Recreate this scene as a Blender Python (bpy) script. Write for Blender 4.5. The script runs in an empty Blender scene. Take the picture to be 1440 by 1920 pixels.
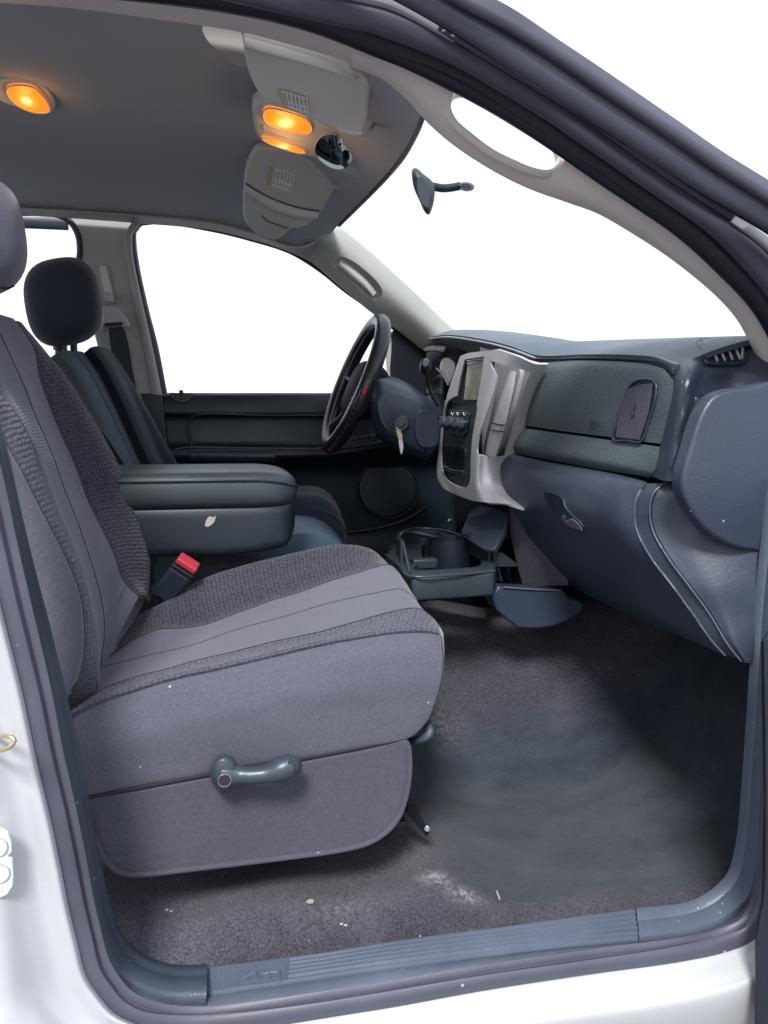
import bpy, bmesh, math, random
from mathutils import noise as mnoise
from mathutils import Vector, Matrix
random.seed(4)
S = bpy.context.scene
COL = S.collection
# ------------------------------------------------------------------ camera, sky, sun, exposure
FPX = 1386.0; YAW = math.radians(11.5); PIT = math.radians(6.6); CZ = 1.45
cd = bpy.data.cameras.new('camera'); cam = bpy.data.objects.new('camera', cd); COL.objects.link(cam)
cd.sensor_fit = 'VERTICAL'; cd.sensor_height = 36.0; cd.sensor_width = 27.0; cd.lens = 36.0*FPX/1920.0
cd.clip_start = 0.02; cd.clip_end = 500
cam.location = (0, 0, CZ); cam.rotation_euler = (math.pi/2-PIT, 0, -YAW)
S.camera = cam
W = bpy.data.worlds.new("World"); S.world = W; W.use_nodes = True
SUN_EL = math.radians(48); SUN_AZ = math.radians(200)      # azimuth of the direction the light comes from, clockwise from +Y
nt = W.node_tree; nt.nodes.clear()
out = nt.nodes.new('ShaderNodeOutputWorld'); sky = nt.nodes.new('ShaderNodeTexSky')
sky.sky_type = 'NISHITA'; sky.sun_disc = False; sky.sun_elevation = SUN_EL; sky.sun_rotation = SUN_AZ
b1 = nt.nodes.new('ShaderNodeBackground'); b1.inputs[1].default_value = 0.05
b2 = nt.nodes.new('ShaderNodeBackground'); b2.inputs[0].default_value = (.96, 1.0, 1.10, 1); b2.inputs[1].default_value = .90
ad = nt.nodes.new('ShaderNodeAddShader')
nt.links.new(sky.outputs[0], b1.inputs[0]); nt.links.new(b1.outputs[0], ad.inputs[0]); nt.links.new(b2.outputs[0], ad.inputs[1])
nt.links.new(ad.outputs[0], out.inputs[0])
sl = bpy.data.lights.new('sun', 'SUN'); sun = bpy.data.objects.new('sun', sl); COL.objects.link(sun)
sl.energy = 4.0; sl.angle = math.radians(14); sl.color = (1.0, 0.98, 0.96)
sd = Vector((math.sin(SUN_AZ)*math.cos(SUN_EL), math.cos(SUN_AZ)*math.cos(SUN_EL), math.sin(SUN_EL)))
sun.rotation_euler = sd.to_track_quat('Z', 'Y').to_euler(); sun.location = (0, -3, 5)
S.view_settings.view_transform = 'Standard'; S.view_settings.look = 'None'
S.view_settings.exposure = 0.22; S.view_settings.gamma = 1.0
S.cycles.max_bounces = 8; S.cycles.transparent_max_bounces = 12
# ------------------------------------------------------------------ measuring: a direction seen in the photograph meets a real plane
CF = Vector((math.sin(YAW)*math.cos(PIT), math.cos(YAW)*math.cos(PIT), -math.sin(PIT)))
CR = Vector((math.cos(YAW), -math.sin(YAW), 0)); CU = CR.cross(CF)
CAM = Vector((0, 0, CZ))
def _d(px, py): return CF + CR*((px-720)/FPX) - CU*((py-960)/FPX)
def q(px, py, Y): d = _d(px, py); return CAM + d*(Y/d.y)
def qx(px, py, X): d = _d(px, py); return CAM + d*(X/d.x)
def qz(px, py, Z): d = _d(px, py); return CAM + d*((Z-CZ)/d.z)
def Q(l, Y=None): return [q(a[0], a[1], a[2] if len(a) > 2 else Y) for a in l]
def QX(l, X=None): return [qx(a[0], a[1], a[2] if len(a) > 2 else X) for a in l]
# ------------------------------------------------------------------ materials
M = {}
def nd(t, typ, **k):
    n = t.nodes.new(typ)
    for a, b in k.items(): setattr(n, a, b)
    return n
def material(name, col, rough=0.5, metal=0.0, bump=None, bstr=0.2, bdist=0.001, var=0.12, vscale=6, coat=0.0, sheen=0.0,
             spots=0.0, spotscale=90, spotcol=(0.5, 0.5, 0.5), gapdark=0.0, spec=0.5, wear=0.0, wearcol=(0.3, 0.3, 0.33), wearscale=5, rvar=0.1):
    m = bpy.data.materials.new(name); m.use_nodes = True; t = m.node_tree; L = t.links.new
    p = t.nodes['Principled BSDF']
    tc = nd(t, 'ShaderNodeTexCoord'); oc = tc.outputs['Object']; uv = tc.outputs['UV']
    n1 = nd(t, 'ShaderNodeTexNoise'); n1.inputs['Scale'].default_value = vscale; n1.inputs['Detail'].default_value = 6; L(oc, n1.inputs['Vector'])
    mr = nd(t, 'ShaderNodeMapRange'); L(n1.outputs[0], mr.inputs[0]); mr.inputs[1].default_value = .3; mr.inputs[2].default_value = .7
    mr.inputs[3].default_value = 1-var; mr.inputs[4].default_value = 1+var
    mx = nd(t, 'ShaderNodeMix', data_type='RGBA', blend_type='MULTIPLY'); mx.inputs[0].default_value = 1
    mx.inputs[6].default_value = (*col, 1); L(mr.outputs[0], mx.inputs[7]); c = mx.outputs[2]
    if wear > 0:
        n3 = nd(t, 'ShaderNodeTexNoise'); n3.inputs['Scale'].default_value = wearscale; n3.inputs['Detail'].default_value = 10; n3.inputs['Roughness'].default_value = .7; L(oc, n3.inputs['Vector'])
        m3 = nd(t, 'ShaderNodeMapRange'); L(n3.outputs[0], m3.inputs[0]); m3.inputs[1].default_value = .5; m3.inputs[2].default_value = .75; m3.inputs[4].default_value = wear
        x3 = nd(t, 'ShaderNodeMix', data_type='RGBA'); L(m3.outputs[0], x3.inputs[0]); L(c, x3.inputs[6]); x3.inputs[7].default_value = (*wearcol, 1); c = x3.outputs[2]
    if spots > 0:
        n4 = nd(t, 'ShaderNodeTexVoronoi'); n4.inputs['Scale'].default_value = spotscale; L(oc, n4.inputs['Vector'])
        m4 = nd(t, 'ShaderNodeMapRange'); L(n4.outputs['Distance'], m4.inputs[0]); m4.inputs[1].default_value = .13; m4.inputs[2].default_value = .04; m4.inputs[3].default_value = 0; m4.inputs[4].default_value = 1
        w4 = nd(t, 'ShaderNodeTexWhiteNoise'); L(n4.outputs['Color'], w4.inputs['Vector'])
        g4 = nd(t, 'ShaderNodeMath', operation='LESS_THAN'); L(w4.outputs[0], g4.inputs[0]); g4.inputs[1].default_value = spots
        k4 = nd(t, 'ShaderNodeMath', operation='MULTIPLY'); L(m4.outputs[0], k4.inputs[0]); L(g4.outputs[0], k4.inputs[1])
        x4 = nd(t, 'ShaderNodeMix', data_type='RGBA'); L(k4.outputs[0], x4.inputs[0]); L(c, x4.inputs[6]); x4.inputs[7].default_value = (*spotcol, 1); c = x4.outputs[2]
    h = None
    if bump == 'grain':
        v = nd(t, 'ShaderNodeTexVoronoi'); v.inputs['Scale'].default_value = 420; L(oc, v.inputs['Vector'])
        v2 = nd(t, 'ShaderNodeTexNoise'); v2.inputs['Scale'].default_value = 120; v2.inputs['Detail'].default_value = 4; L(oc, v2.inputs['Vector'])
        a = nd(t, 'ShaderNodeMath', operation='ADD'); L(v.outputs['Distance'], a.inputs[0]); L(v2.outputs[0], a.inputs[1]); h = a.outputs[0]
    elif bump == 'leather':
        mp = nd(t, 'ShaderNodeMapping'); mp.inputs['Scale'].default_value = (1, .45, 1); L(oc, mp.inputs[0])
        v2 = nd(t, 'ShaderNodeTexNoise'); v2.inputs['Scale'].default_value = 190; v2.inputs['Detail'].default_value = 3; v2.inputs['Distortion'].default_value = 1.5; L(mp.outputs[0], v2.inputs['Vector']); h = v2.outputs[0]
    elif bump == 'cloth':
        v2 = nd(t, 'ShaderNodeTexNoise'); v2.inputs['Scale'].default_value = 700; v2.inputs['Detail'].default_value = 2; L(oc, v2.inputs['Vector']); h = v2.outputs[0]
        v3 = nd(t, 'ShaderNodeTexNoise'); v3.inputs['Scale'].default_value = 260; v3.inputs['Detail'].default_value = 3; v3.inputs['Roughness'].default_value = .7; L(oc, v3.inputs['Vector'])
        x5 = nd(t, 'ShaderNodeMapRange'); L(v3.outputs[0], x5.inputs[0]); x5.inputs[1].default_value = .35; x5.inputs[2].default_value = .65; x5.inputs[3].default_value = .86; x5.inputs[4].default_value = 1.14
        x6 = nd(t, 'ShaderNodeMix', data_type='RGBA', blend_type='MULTIPLY'); x6.inputs[0].default_value = 1; L(c, x6.inputs[6]); L(x5.outputs[0], x6.inputs[7]); c = x6.outputs[2]
    elif bump == 'felt':
        v2 = nd(t, 'ShaderNodeTexNoise'); v2.inputs['Scale'].default_value = 600; v2.inputs['Detail'].default_value = 2; L(oc, v2.inputs['Vector']); h = v2.outputs[0]
    elif bump == 'pebble':
        mp = nd(t, 'ShaderNodeMapping'); mp.inputs['Scale'].default_value = (125, 150, 1); L(uv, mp.inputs[0])
        v = nd(t, 'ShaderNodeTexVoronoi', feature='F1'); v.inputs['Scale'].default_value = 1; v.inputs['Randomness'].default_value = .3; L(mp.outputs[0], v.inputs['Vector'])
        r = nd(t, 'ShaderNodeMapRange'); L(v.outputs['Distance'], r.inputs[0]); r.inputs[1].default_value = .1; r.inputs[2].default_value = .7; r.inputs[3].default_value = 1; r.inputs[4].default_value = 0; h = r.outputs[0]
        if gapdark:
            x5 = nd(t, 'ShaderNodeMapRange'); L(h, x5.inputs[0]); x5.inputs[3].default_value = 1-gapdark; x5.inputs[4].default_value = 1+gapdark*.5
            x6 = nd(t, 'ShaderNodeMix', data_type='RGBA', blend_type='MULTIPLY'); x6.inputs[0].default_value = 1; L(c, x6.inputs[6]); L(x5.outputs[0], x6.inputs[7]); c = x6.outputs[2]
    elif bump == 'rib':
        mp = nd(t, 'ShaderNodeMapping'); mp.inputs['Scale'].default_value = (1, 1, 1); L(uv, mp.inputs[0])
        v = nd(t, 'ShaderNodeTexWave', bands_direction='X', wave_type='BANDS'); v.inputs['Scale'].default_value = 60; v.inputs['Distortion'].default_value = .8; v.inputs['Detail'].default_value = 2; L(mp.outputs[0], v.inputs['Vector']); h = v.outputs['Fac']
        if gapdark:
            x5 = nd(t, 'ShaderNodeMapRange'); L(h, x5.inputs[0]); x5.inputs[3].default_value = 1-gapdark; x5.inputs[4].default_value = 1+gapdark*.3
            x6 = nd(t, 'ShaderNodeMix', data_type='RGBA', blend_type='MULTIPLY'); x6.inputs[0].default_value = 1; L(c, x6.inputs[6]); L(x5.outputs[0], x6.inputs[7]); c = x6.outputs[2]
    elif bump == 'carpet':
        v2 = nd(t, 'ShaderNodeTexNoise'); v2.inputs['Scale'].default_value = 300; v2.inputs['Detail'].default_value = 4; v2.inputs['Roughness'].default_value = .8; L(oc, v2.inputs['Vector']); h = v2.outputs[0]
        x5 = nd(t, 'ShaderNodeMapRange'); L(h, x5.inputs[0]); x5.inputs[1].default_value = .35; x5.inputs[2].default_value = .7; x5.inputs[3].default_value = .30; x5.inputs[4].default_value = 2.0
        x6 = nd(t, 'ShaderNodeMix', data_type='RGBA', blend_type='MULTIPLY'); x6.inputs[0].default_value = 1; L(c, x6.inputs[6]); L(x5.outputs[0], x6.inputs[7]); c = x6.outputs[2]
    if h is not None:
        b = nd(t, 'ShaderNodeBump'); b.inputs['Strength'].default_value = bstr; b.inputs['Distance'].default_value = bdist; L(h, b.inputs['Height']); L(b.outputs[0], p.inputs['Normal'])
    L(c, p.inputs['Base Color'])
    rr = nd(t, 'ShaderNodeMapRange'); L(n1.outputs[0], rr.inputs[0]); rr.inputs[1].default_value = .3; rr.inputs[2].default_value = .7
    rr.inputs[3].default_value = max(.02, rough-rvar); rr.inputs[4].default_value = min(1, rough+rvar); L(rr.outputs[0], p.inputs['Roughness'])
    p.inputs['Metallic'].default_value = metal; p.inputs['Coat Weight'].default_value = coat; p.inputs['Coat Roughness'].default_value = .08
    p.inputs['Sheen Weight'].default_value = sheen; p.inputs['Specular IOR Level'].default_value = spec
    M[name] = m; return m
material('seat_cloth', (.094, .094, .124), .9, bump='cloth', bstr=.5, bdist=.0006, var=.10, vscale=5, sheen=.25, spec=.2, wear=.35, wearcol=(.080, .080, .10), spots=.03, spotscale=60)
material('seat_pebble_dark', (.050, .050, .072), .9, bump='pebble', bstr=1, bdist=.0022, var=.1, sheen=.25, gapdark=.6, spec=.2)
material('seat_pebble_light', (.086, .087, .118), .9, bump='pebble', bstr=1, bdist=.0020, var=.08, sheen=.2, gapdark=.45, spec=.2)
material('seat_rib', (.122, .123, .162), .85, bump='rib', bstr=.5, bdist=.0008, var=.07, sheen=.2, gapdark=.10, spec=.2)
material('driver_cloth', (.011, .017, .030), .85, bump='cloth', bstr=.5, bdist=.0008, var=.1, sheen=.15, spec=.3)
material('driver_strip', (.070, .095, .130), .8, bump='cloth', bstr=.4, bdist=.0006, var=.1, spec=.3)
material('stitch', (.02, .02, .03), .9)
material('valance', (.066, .064, .088), .85, bump='cloth', bstr=.4, bdist=.0006, var=.1, sheen=.15, spec=.25, spots=.08, spotscale=70, spotcol=(.35, .35, .4))
material('slate_plastic', (.036, .047, .072), .42, bump='leather', bstr=.45, bdist=.0011, var=.10, wear=.08, spots=.012, spotscale=60)
material('slate_smooth', (.034, .046, .074), .38, bump='grain', bstr=.08, bdist=.0006, var=.10)
material('airbag_vinyl', (.078, .100, .110), .45, bump='leather', bstr=.9, bdist=.0016, var=.08)
material('deep_black', (.006, .008, .014), .75, spec=.2)
material('dark_plastic', (.016, .024, .040), .4, bump='grain', bstr=.12, bdist=.0006, var=.12)
material('black_plastic', (.010, .013, .020), .3, var=.15)
material('door_plastic', (.008, .017, .027), .42, bump='grain', bstr=.12, bdist=.0006, var=.1)
material('armrest_vinyl', (.036, .050, .057), .42, bump='leather', bstr=.25, bdist=.0008, var=.08)
material('armrest_side', (.030, .034, .050), .38, bump='leather', bstr=.25, bdist=.0008, var=.1)
material('console_plastic', (.022, .032, .040), .5, bump='grain', bstr=.2, bdist=.0008, var=.12, wear=.10, wearcol=(.12, .14, .15), wearscale=14)
material('storage_plastic', (.010, .016, .024), .42, bump='grain', bstr=.15, bdist=.0006, var=.15, wear=.10, wearcol=(.06, .08, .09), wearscale=18)
material('handle_plastic', (.036, .048, .064), .3, bump='grain', bstr=.15, bdist=.0005, var=.08)
material('blue_vinyl', (.070, .120, .165), .45, bump='leather', bstr=.2, bdist=.0006, var=.06)
material('bezel_grey', (.42, .42, .44), .45, bump='grain', bstr=.05, bdist=.0005, var=.05)
material('pillar_trim', (.76, .67, .63), .55, bump='grain', bstr=.15, bdist=.0006, var=.04)
material('pillar_trim_light_tint', (.34, .35, .32), .5, bump='grain', bstr=.15, bdist=.0006, var=.05)  # far-side copy of the trim, green-grey of its light painted in
material('headliner', (.42, .44, .47), .95, bump='felt', bstr=.3, bdist=.0006, var=.05, vscale=3, spec=.1)
material('visor_cloth', (.72, .66, .63), .85, bump='felt', bstr=.3, bdist=.0006, var=.04, spec=.2)
material('rail_cloth', (.34, .31, .295), .8, bump='felt', bstr=.3, bdist=.0006, var=.04)
material('overhead_plastic', (.56, .57, .54), .5, bump='grain', bstr=.15, bdist=.0006, var=.05)
material('rubber_seal', (.070, .070, .098), .42, bump='grain', bstr=.1, bdist=.0006, var=.14, wear=.15, wearcol=(.14, .14, .16), wearscale=12, spots=.05, spotscale=50)
material('rubber_dark', (.012, .014, .026), .5, var=.1)
material('trim_teal', (.044, .059, .084), .45, bump='grain', bstr=.3, bdist=.0008, var=.12, wear=.12, wearcol=(.13, .17, .2), wearscale=10, spots=.04, spotscale=50)
material('sill_plastic', (.090, .112, .152), .42, bump='grain', bstr=.3, bdist=.0008, var=.14, wear=.3, wearcol=(.19, .22, .28), wearscale=9, spots=.16, spotscale=80, spotcol=(.45, .47, .5))
material('white_paint', (.47, .48, .50), .25, var=.03, vscale=2, coat=.6)
material('white_outer', (.42, .43, .44), .3, var=.02, coat=.5)
material('carpet', (.060, .056, .074), 1.0, bump='carpet', bstr=1, bdist=.004, var=.18, vscale=4, spec=.1, sheen=.1, wear=.60, wearcol=(.15, .14, .175), wearscale=6.5, spots=.16, spotscale=75, spotcol=(.45, .45, .42))
def _fp(px, py): return tuple(floorpt(px, py))
DUST_AND_SUN = [(815, 1645, .05, .03, .9), (870, 1675, .06, .03, .6), (760, 1600, .08, .08, .25), (640, 1700, .16, .05, .22), (880, 1240, .14, .10, .6), (1000, 1232, .022, .10, 1.0), (1015, 1208, .03, .03, .6), (940, 1180, .05, .05, .4), (830, 1330, .10, .05, .25)]  # scuffs and dust; the wide patch on the hump paints sunlit carpet
def carpet_zone():
    m = M['carpet']; t = m.node_tree; L = t.links.new; p = t.nodes['Principled BSDF']; src = p.inputs['Base Color'].links[0].from_socket
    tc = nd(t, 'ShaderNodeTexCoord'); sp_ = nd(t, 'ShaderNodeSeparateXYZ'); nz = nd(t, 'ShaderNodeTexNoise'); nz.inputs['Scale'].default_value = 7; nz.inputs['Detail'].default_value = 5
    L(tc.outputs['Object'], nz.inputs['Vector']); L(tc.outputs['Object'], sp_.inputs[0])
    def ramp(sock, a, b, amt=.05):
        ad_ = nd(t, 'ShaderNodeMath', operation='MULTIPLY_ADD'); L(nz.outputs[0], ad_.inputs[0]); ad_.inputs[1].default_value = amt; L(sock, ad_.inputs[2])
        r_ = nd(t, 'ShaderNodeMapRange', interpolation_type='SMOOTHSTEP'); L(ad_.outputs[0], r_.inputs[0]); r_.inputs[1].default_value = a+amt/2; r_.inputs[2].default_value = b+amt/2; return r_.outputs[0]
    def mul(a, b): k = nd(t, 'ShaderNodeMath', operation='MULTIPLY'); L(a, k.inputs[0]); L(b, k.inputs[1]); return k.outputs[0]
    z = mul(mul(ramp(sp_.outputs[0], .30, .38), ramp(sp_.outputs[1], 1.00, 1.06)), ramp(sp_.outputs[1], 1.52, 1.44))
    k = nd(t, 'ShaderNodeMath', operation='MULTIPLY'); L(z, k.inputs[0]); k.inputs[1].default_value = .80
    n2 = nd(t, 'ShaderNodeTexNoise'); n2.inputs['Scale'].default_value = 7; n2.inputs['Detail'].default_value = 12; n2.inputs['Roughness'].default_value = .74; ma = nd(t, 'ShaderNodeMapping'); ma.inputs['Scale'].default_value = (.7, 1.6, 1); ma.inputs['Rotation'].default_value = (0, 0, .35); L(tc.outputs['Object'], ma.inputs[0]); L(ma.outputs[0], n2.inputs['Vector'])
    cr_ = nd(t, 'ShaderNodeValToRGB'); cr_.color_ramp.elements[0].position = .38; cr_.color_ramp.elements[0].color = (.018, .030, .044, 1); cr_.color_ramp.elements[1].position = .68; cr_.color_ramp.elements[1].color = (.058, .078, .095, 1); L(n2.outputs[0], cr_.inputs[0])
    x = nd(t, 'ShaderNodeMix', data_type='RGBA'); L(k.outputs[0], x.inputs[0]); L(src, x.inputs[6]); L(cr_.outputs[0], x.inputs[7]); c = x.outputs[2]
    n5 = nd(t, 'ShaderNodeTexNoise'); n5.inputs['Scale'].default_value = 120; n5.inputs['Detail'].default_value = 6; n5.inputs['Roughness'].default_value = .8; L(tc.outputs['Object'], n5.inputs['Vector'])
    for (px_, py_, rx_, ry_, am) in DUST_AND_SUN:
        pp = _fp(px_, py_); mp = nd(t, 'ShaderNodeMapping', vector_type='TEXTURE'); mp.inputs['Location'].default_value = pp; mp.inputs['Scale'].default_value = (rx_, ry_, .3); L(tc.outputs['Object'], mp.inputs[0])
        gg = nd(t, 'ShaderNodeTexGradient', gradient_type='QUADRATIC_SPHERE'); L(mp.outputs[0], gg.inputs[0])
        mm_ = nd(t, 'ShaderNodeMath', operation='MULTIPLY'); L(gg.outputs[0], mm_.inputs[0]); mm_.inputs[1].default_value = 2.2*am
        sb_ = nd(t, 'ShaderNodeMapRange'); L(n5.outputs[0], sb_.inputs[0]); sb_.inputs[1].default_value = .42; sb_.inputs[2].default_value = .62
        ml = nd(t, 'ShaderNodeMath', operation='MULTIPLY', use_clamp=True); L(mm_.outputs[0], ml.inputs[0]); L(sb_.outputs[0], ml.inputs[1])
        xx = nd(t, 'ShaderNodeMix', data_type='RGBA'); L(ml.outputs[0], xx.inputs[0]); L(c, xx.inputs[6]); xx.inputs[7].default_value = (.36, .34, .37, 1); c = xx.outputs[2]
    L(c, p.inputs['Base Color'])
material('floor_mat', (.026, .042, .052), .75, bump='carpet', bstr=.4, bdist=.0015, var=.2, vscale=5, spec=.25, wear=.55, wearcol=(.075, .105, .125), wearscale=4.5, spots=.03, spotscale=60, spotcol=(.4, .4, .4))
material('steel', (.55, .57, .60), .3, metal=1)
material('painted_latch', (.70, .73, .76), .3, var=.03, coat=.4)
material('brass', (.75, .60, .38), .3, metal=1)
material('dark_metal', (.05, .055, .065), .4, metal=.6)
material('leather_black', (.012, .014, .020), .28, bump='leather', bstr=.15, bdist=.0006)
material('thread_white', (.7, .7, .68), .7)
material('thread_red', (.55, .02, .05), .6)
material('belt', (.012, .018, .035), .6, bump='cloth', bstr=.6)
material('belt_latch_red', (.42, .035, .055), .35)
material('label_white', (.82, .82, .78), .5)
material('label_yellow', (.58, .50, .22), .5)
material('label_ink', (.20, .20, .20), .6)
material('dirt_pale', (.36, .34, .29), .8)
material('mirror_glass', (.8, .85, .85), .03, metal=1, var=0, rvar=.0)
material('dial_face', (.72, .72, .58), .5, var=.3, vscale=30)
material('edge_highlight', (.12, .13, .16), .4)  # lighter plastic that paints highlights along part edges
def lamp_mat(name):
    m = bpy.data.materials.new(name); m.use_nodes = True; t = m.node_tree; p = t.nodes['Principled BSDF']
    tc = nd(t, 'ShaderNodeTexCoord'); g = nd(t, 'ShaderNodeTexGradient', gradient_type='SPHERICAL')
    mp = nd(t, 'ShaderNodeMapping'); mp.inputs['Location'].default_value = (-.45, -.5, 0); mp.vector_type = 'POINT'
    mp2 = nd(t, 'ShaderNodeMapping'); mp2.inputs['Scale'].default_value = (2.8, 2.4, 1)
    t.links.new(tc.outputs['UV'], mp.inputs[0]); t.links.new(mp.outputs[0], mp2.inputs[0]); t.links.new(mp2.outputs[0], g.inputs[0])
    r = nd(t, 'ShaderNodeValToRGB'); r.color_ramp.elements[0].position = 0; r.color_ramp.elements[0].color = (.90, .20, .01, 1)
    r.color_ramp.elements[1].position = .9; r.color_ramp.elements[1].color = (1, .85, .35, 1)
    e = r.color_ramp.elements.new(.45); e.color = (1, .30, .015, 1)
    t.links.new(g.outputs[0], r.inputs[0]); t.links.new(r.outputs[0], p.inputs['Emission Color']); p.inputs['Emission Strength'].default_value = 1.15
    p.inputs['Base Color'].default_value = (.3, .12, .03, 1); p.inputs['Roughness'].default_value = .3
    M[name] = m
lamp_mat('lamp_amber')
def glass_mat():
    m = bpy.data.materials.new('window_glass'); m.use_nodes = True; t = m.node_tree; t.nodes.clear()
    o = nd(t, 'ShaderNodeOutputMaterial'); tr = nd(t, 'ShaderNodeBsdfTransparent'); tr.inputs[0].default_value = (1, 1, 1, 1)
    gl = nd(t, 'ShaderNodeBsdfGlossy'); gl.inputs['Roughness'].default_value = .02; mx = nd(t, 'ShaderNodeMixShader'); mx.inputs[0].default_value = .03
    t.links.new(tr.outputs[0], mx.inputs[1]); t.links.new(gl.outputs[0], mx.inputs[2]); t.links.new(mx.outputs[0], o.inputs[0]); M['window_glass'] = m
glass_mat()
# ------------------------------------------------------------------ object helpers
OFF = {}
def tag(o, label=None, cat=None, group=None, kind=None):
    if label: o['label'] = label
    if cat: o['category'] = cat
    if group: o['group'] = group
    if kind: o['kind'] = kind
    return o
def thing(name, label, cat, loc, group=None):
    o = bpy.data.objects.new(name, None); COL.objects.link(o); o.location = loc; o.empty_display_size = .05
    OFF[o.name] = Vector(loc); return tag(o, label, cat, group)
def mk(name, V, Fc, mat, parent=None, uvs=None, sharp=35, mats=None):
    off = OFF.get(parent.name, Vector((0, 0, 0))) if parent else Vector((0, 0, 0))
    me = bpy.data.meshes.new(name); me.from_pydata([tuple(Vector(v)-off) for v in V], [], Fc); me.update()
    if uvs:
        l = me.uv_layers.new(name='UVMap')
        for lp in me.loops: l.data[lp.index].uv = uvs[lp.vertex_index]
    me.materials.append(M[mat])
    me.shade_smooth(); me.set_sharp_from_angle(angle=math.radians(sharp))
    o = bpy.data.objects.new(name, me); COL.objects.link(o)
    if parent: o.parent = parent
    OFF[o.name] = off
    return o
def spl(P, n, closed=False):
    """Catmull-Rom through P, resampled to n points even in arc length"""
    P = [Vector(p) for p in P]
    if len(P) == 2: return [P[0].lerp(P[1], i/(n-1)) for i in range(n)]
    if closed: E = [P[-1]]+P+[P[0], P[1]]
    else: E = [P[0]*2-P[1]]+P+[P[-1]*2-P[-2]]
    out = []; K = 10
    for i in range(len(E)-3):
        a, b, c, d = E[i:i+4]
        t0 = 0; t1 = t0+max(1e-6, (b-a).length**.5); t2 = t1+max(1e-6, (c-b).length**.5); t3 = t2+max(1e-6, (d-c).length**.5)
        for k in range(K):
            t = t1+(t2-t1)*k/K
            A1 = a*((t1-t)/(t1-t0))+b*((t-t0)/(t1-t0)); A2 = b*((t2-t)/(t2-t1))+c*((t-t1)/(t2-t1)); A3 = c*((t3-t)/(t3-t2))+d*((t-t2)/(t3-t2))
            B1 = A1*((t2-t)/(t2-t0))+A2*((t-t0)/(t2-t0)); B2 = A2*((t3-t)/(t3-t1))+A3*((t-t1)/(t3-t1))
            out.append(B1*((t2-t)/(t2-t1))+B2*((t-t1)/(t2-t1)))
    out.append(out[0].copy() if closed else E[-2].copy())
    L = [0]
    for i in range(1, len(out)): L.append(L[-1]+(out[i]-out[i-1]).length)
    T = L[-1]; res = []; j = 0; m = n if closed else n-1
    for i in range(n):
        s = T*i/m
        while j < len(L)-2 and L[j+1] < s: j += 1
        r = (s-L[j])/max(1e-9, L[j+1]-L[j]); res.append(out[j].lerp(out[j+1], min(1, max(0, r))))
    return res
def through(P, seg):
    """Catmull-Rom (uniform) with seg samples per interval, landing on each P"""
    if len(P) == 2: return [P[0].lerp(P[1], k/seg) for k in range(seg+1)]
    E = [P[0]*2-P[1]]+list(P)+[P[-1]*2-P[-2]]; out = []
    for i in range(len(P)-1):
        a, b, c, d = E[i:i+4]
        for k in range(seg):
            t = k/seg
            out.append(.5*((2*b)+(c-a)*t+(2*a-5*b+4*c-d)*t*t+(3*b-a-3*c+d)*t**3))
    out.append(P[-1].copy()); return out
def grid(curves, nv=40, seg=6):
    C = [spl(c, nv) for c in curves]
    return [through([c[j] for c in C], seg) for j in range(nv)]     # G[v][u]
def gnormals(G):
    nv = len(G); nu = len(G[0]); N = []
    for j in range(nv):
        r = []
        for i in range(nu):
            a = G[j][min(i+1, nu-1)]-G[j][max(i-1, 0)]; b = G[min(j+1, nv-1)][i]-G[max(j-1, 0)][i]
            n = a.cross(b); n = n.normalized() if n.length > 1e-12 else Vector((0, -1, 0)); r.append(n)
        N.append(r)
    s = sum(N[j][i].dot(CAM-G[j][i]) for j in range(nv) for i in range(nu))
    if s < 0: N = [[-n for n in r] for r in N]
    return N
def groove(G, cols, depth=.003, w=.006, sides=None):
    N = gnormals(G)
    for j in range(len(G)):
        row = [p.copy() for p in G[j]]
        for i in range(len(row)):
            dd = min((row[i]-row[c]).length for c in cols)
            G[j][i] = row[i]-N[j][i]*depth*math.exp(-(dd/w)**2)
    return G
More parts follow.
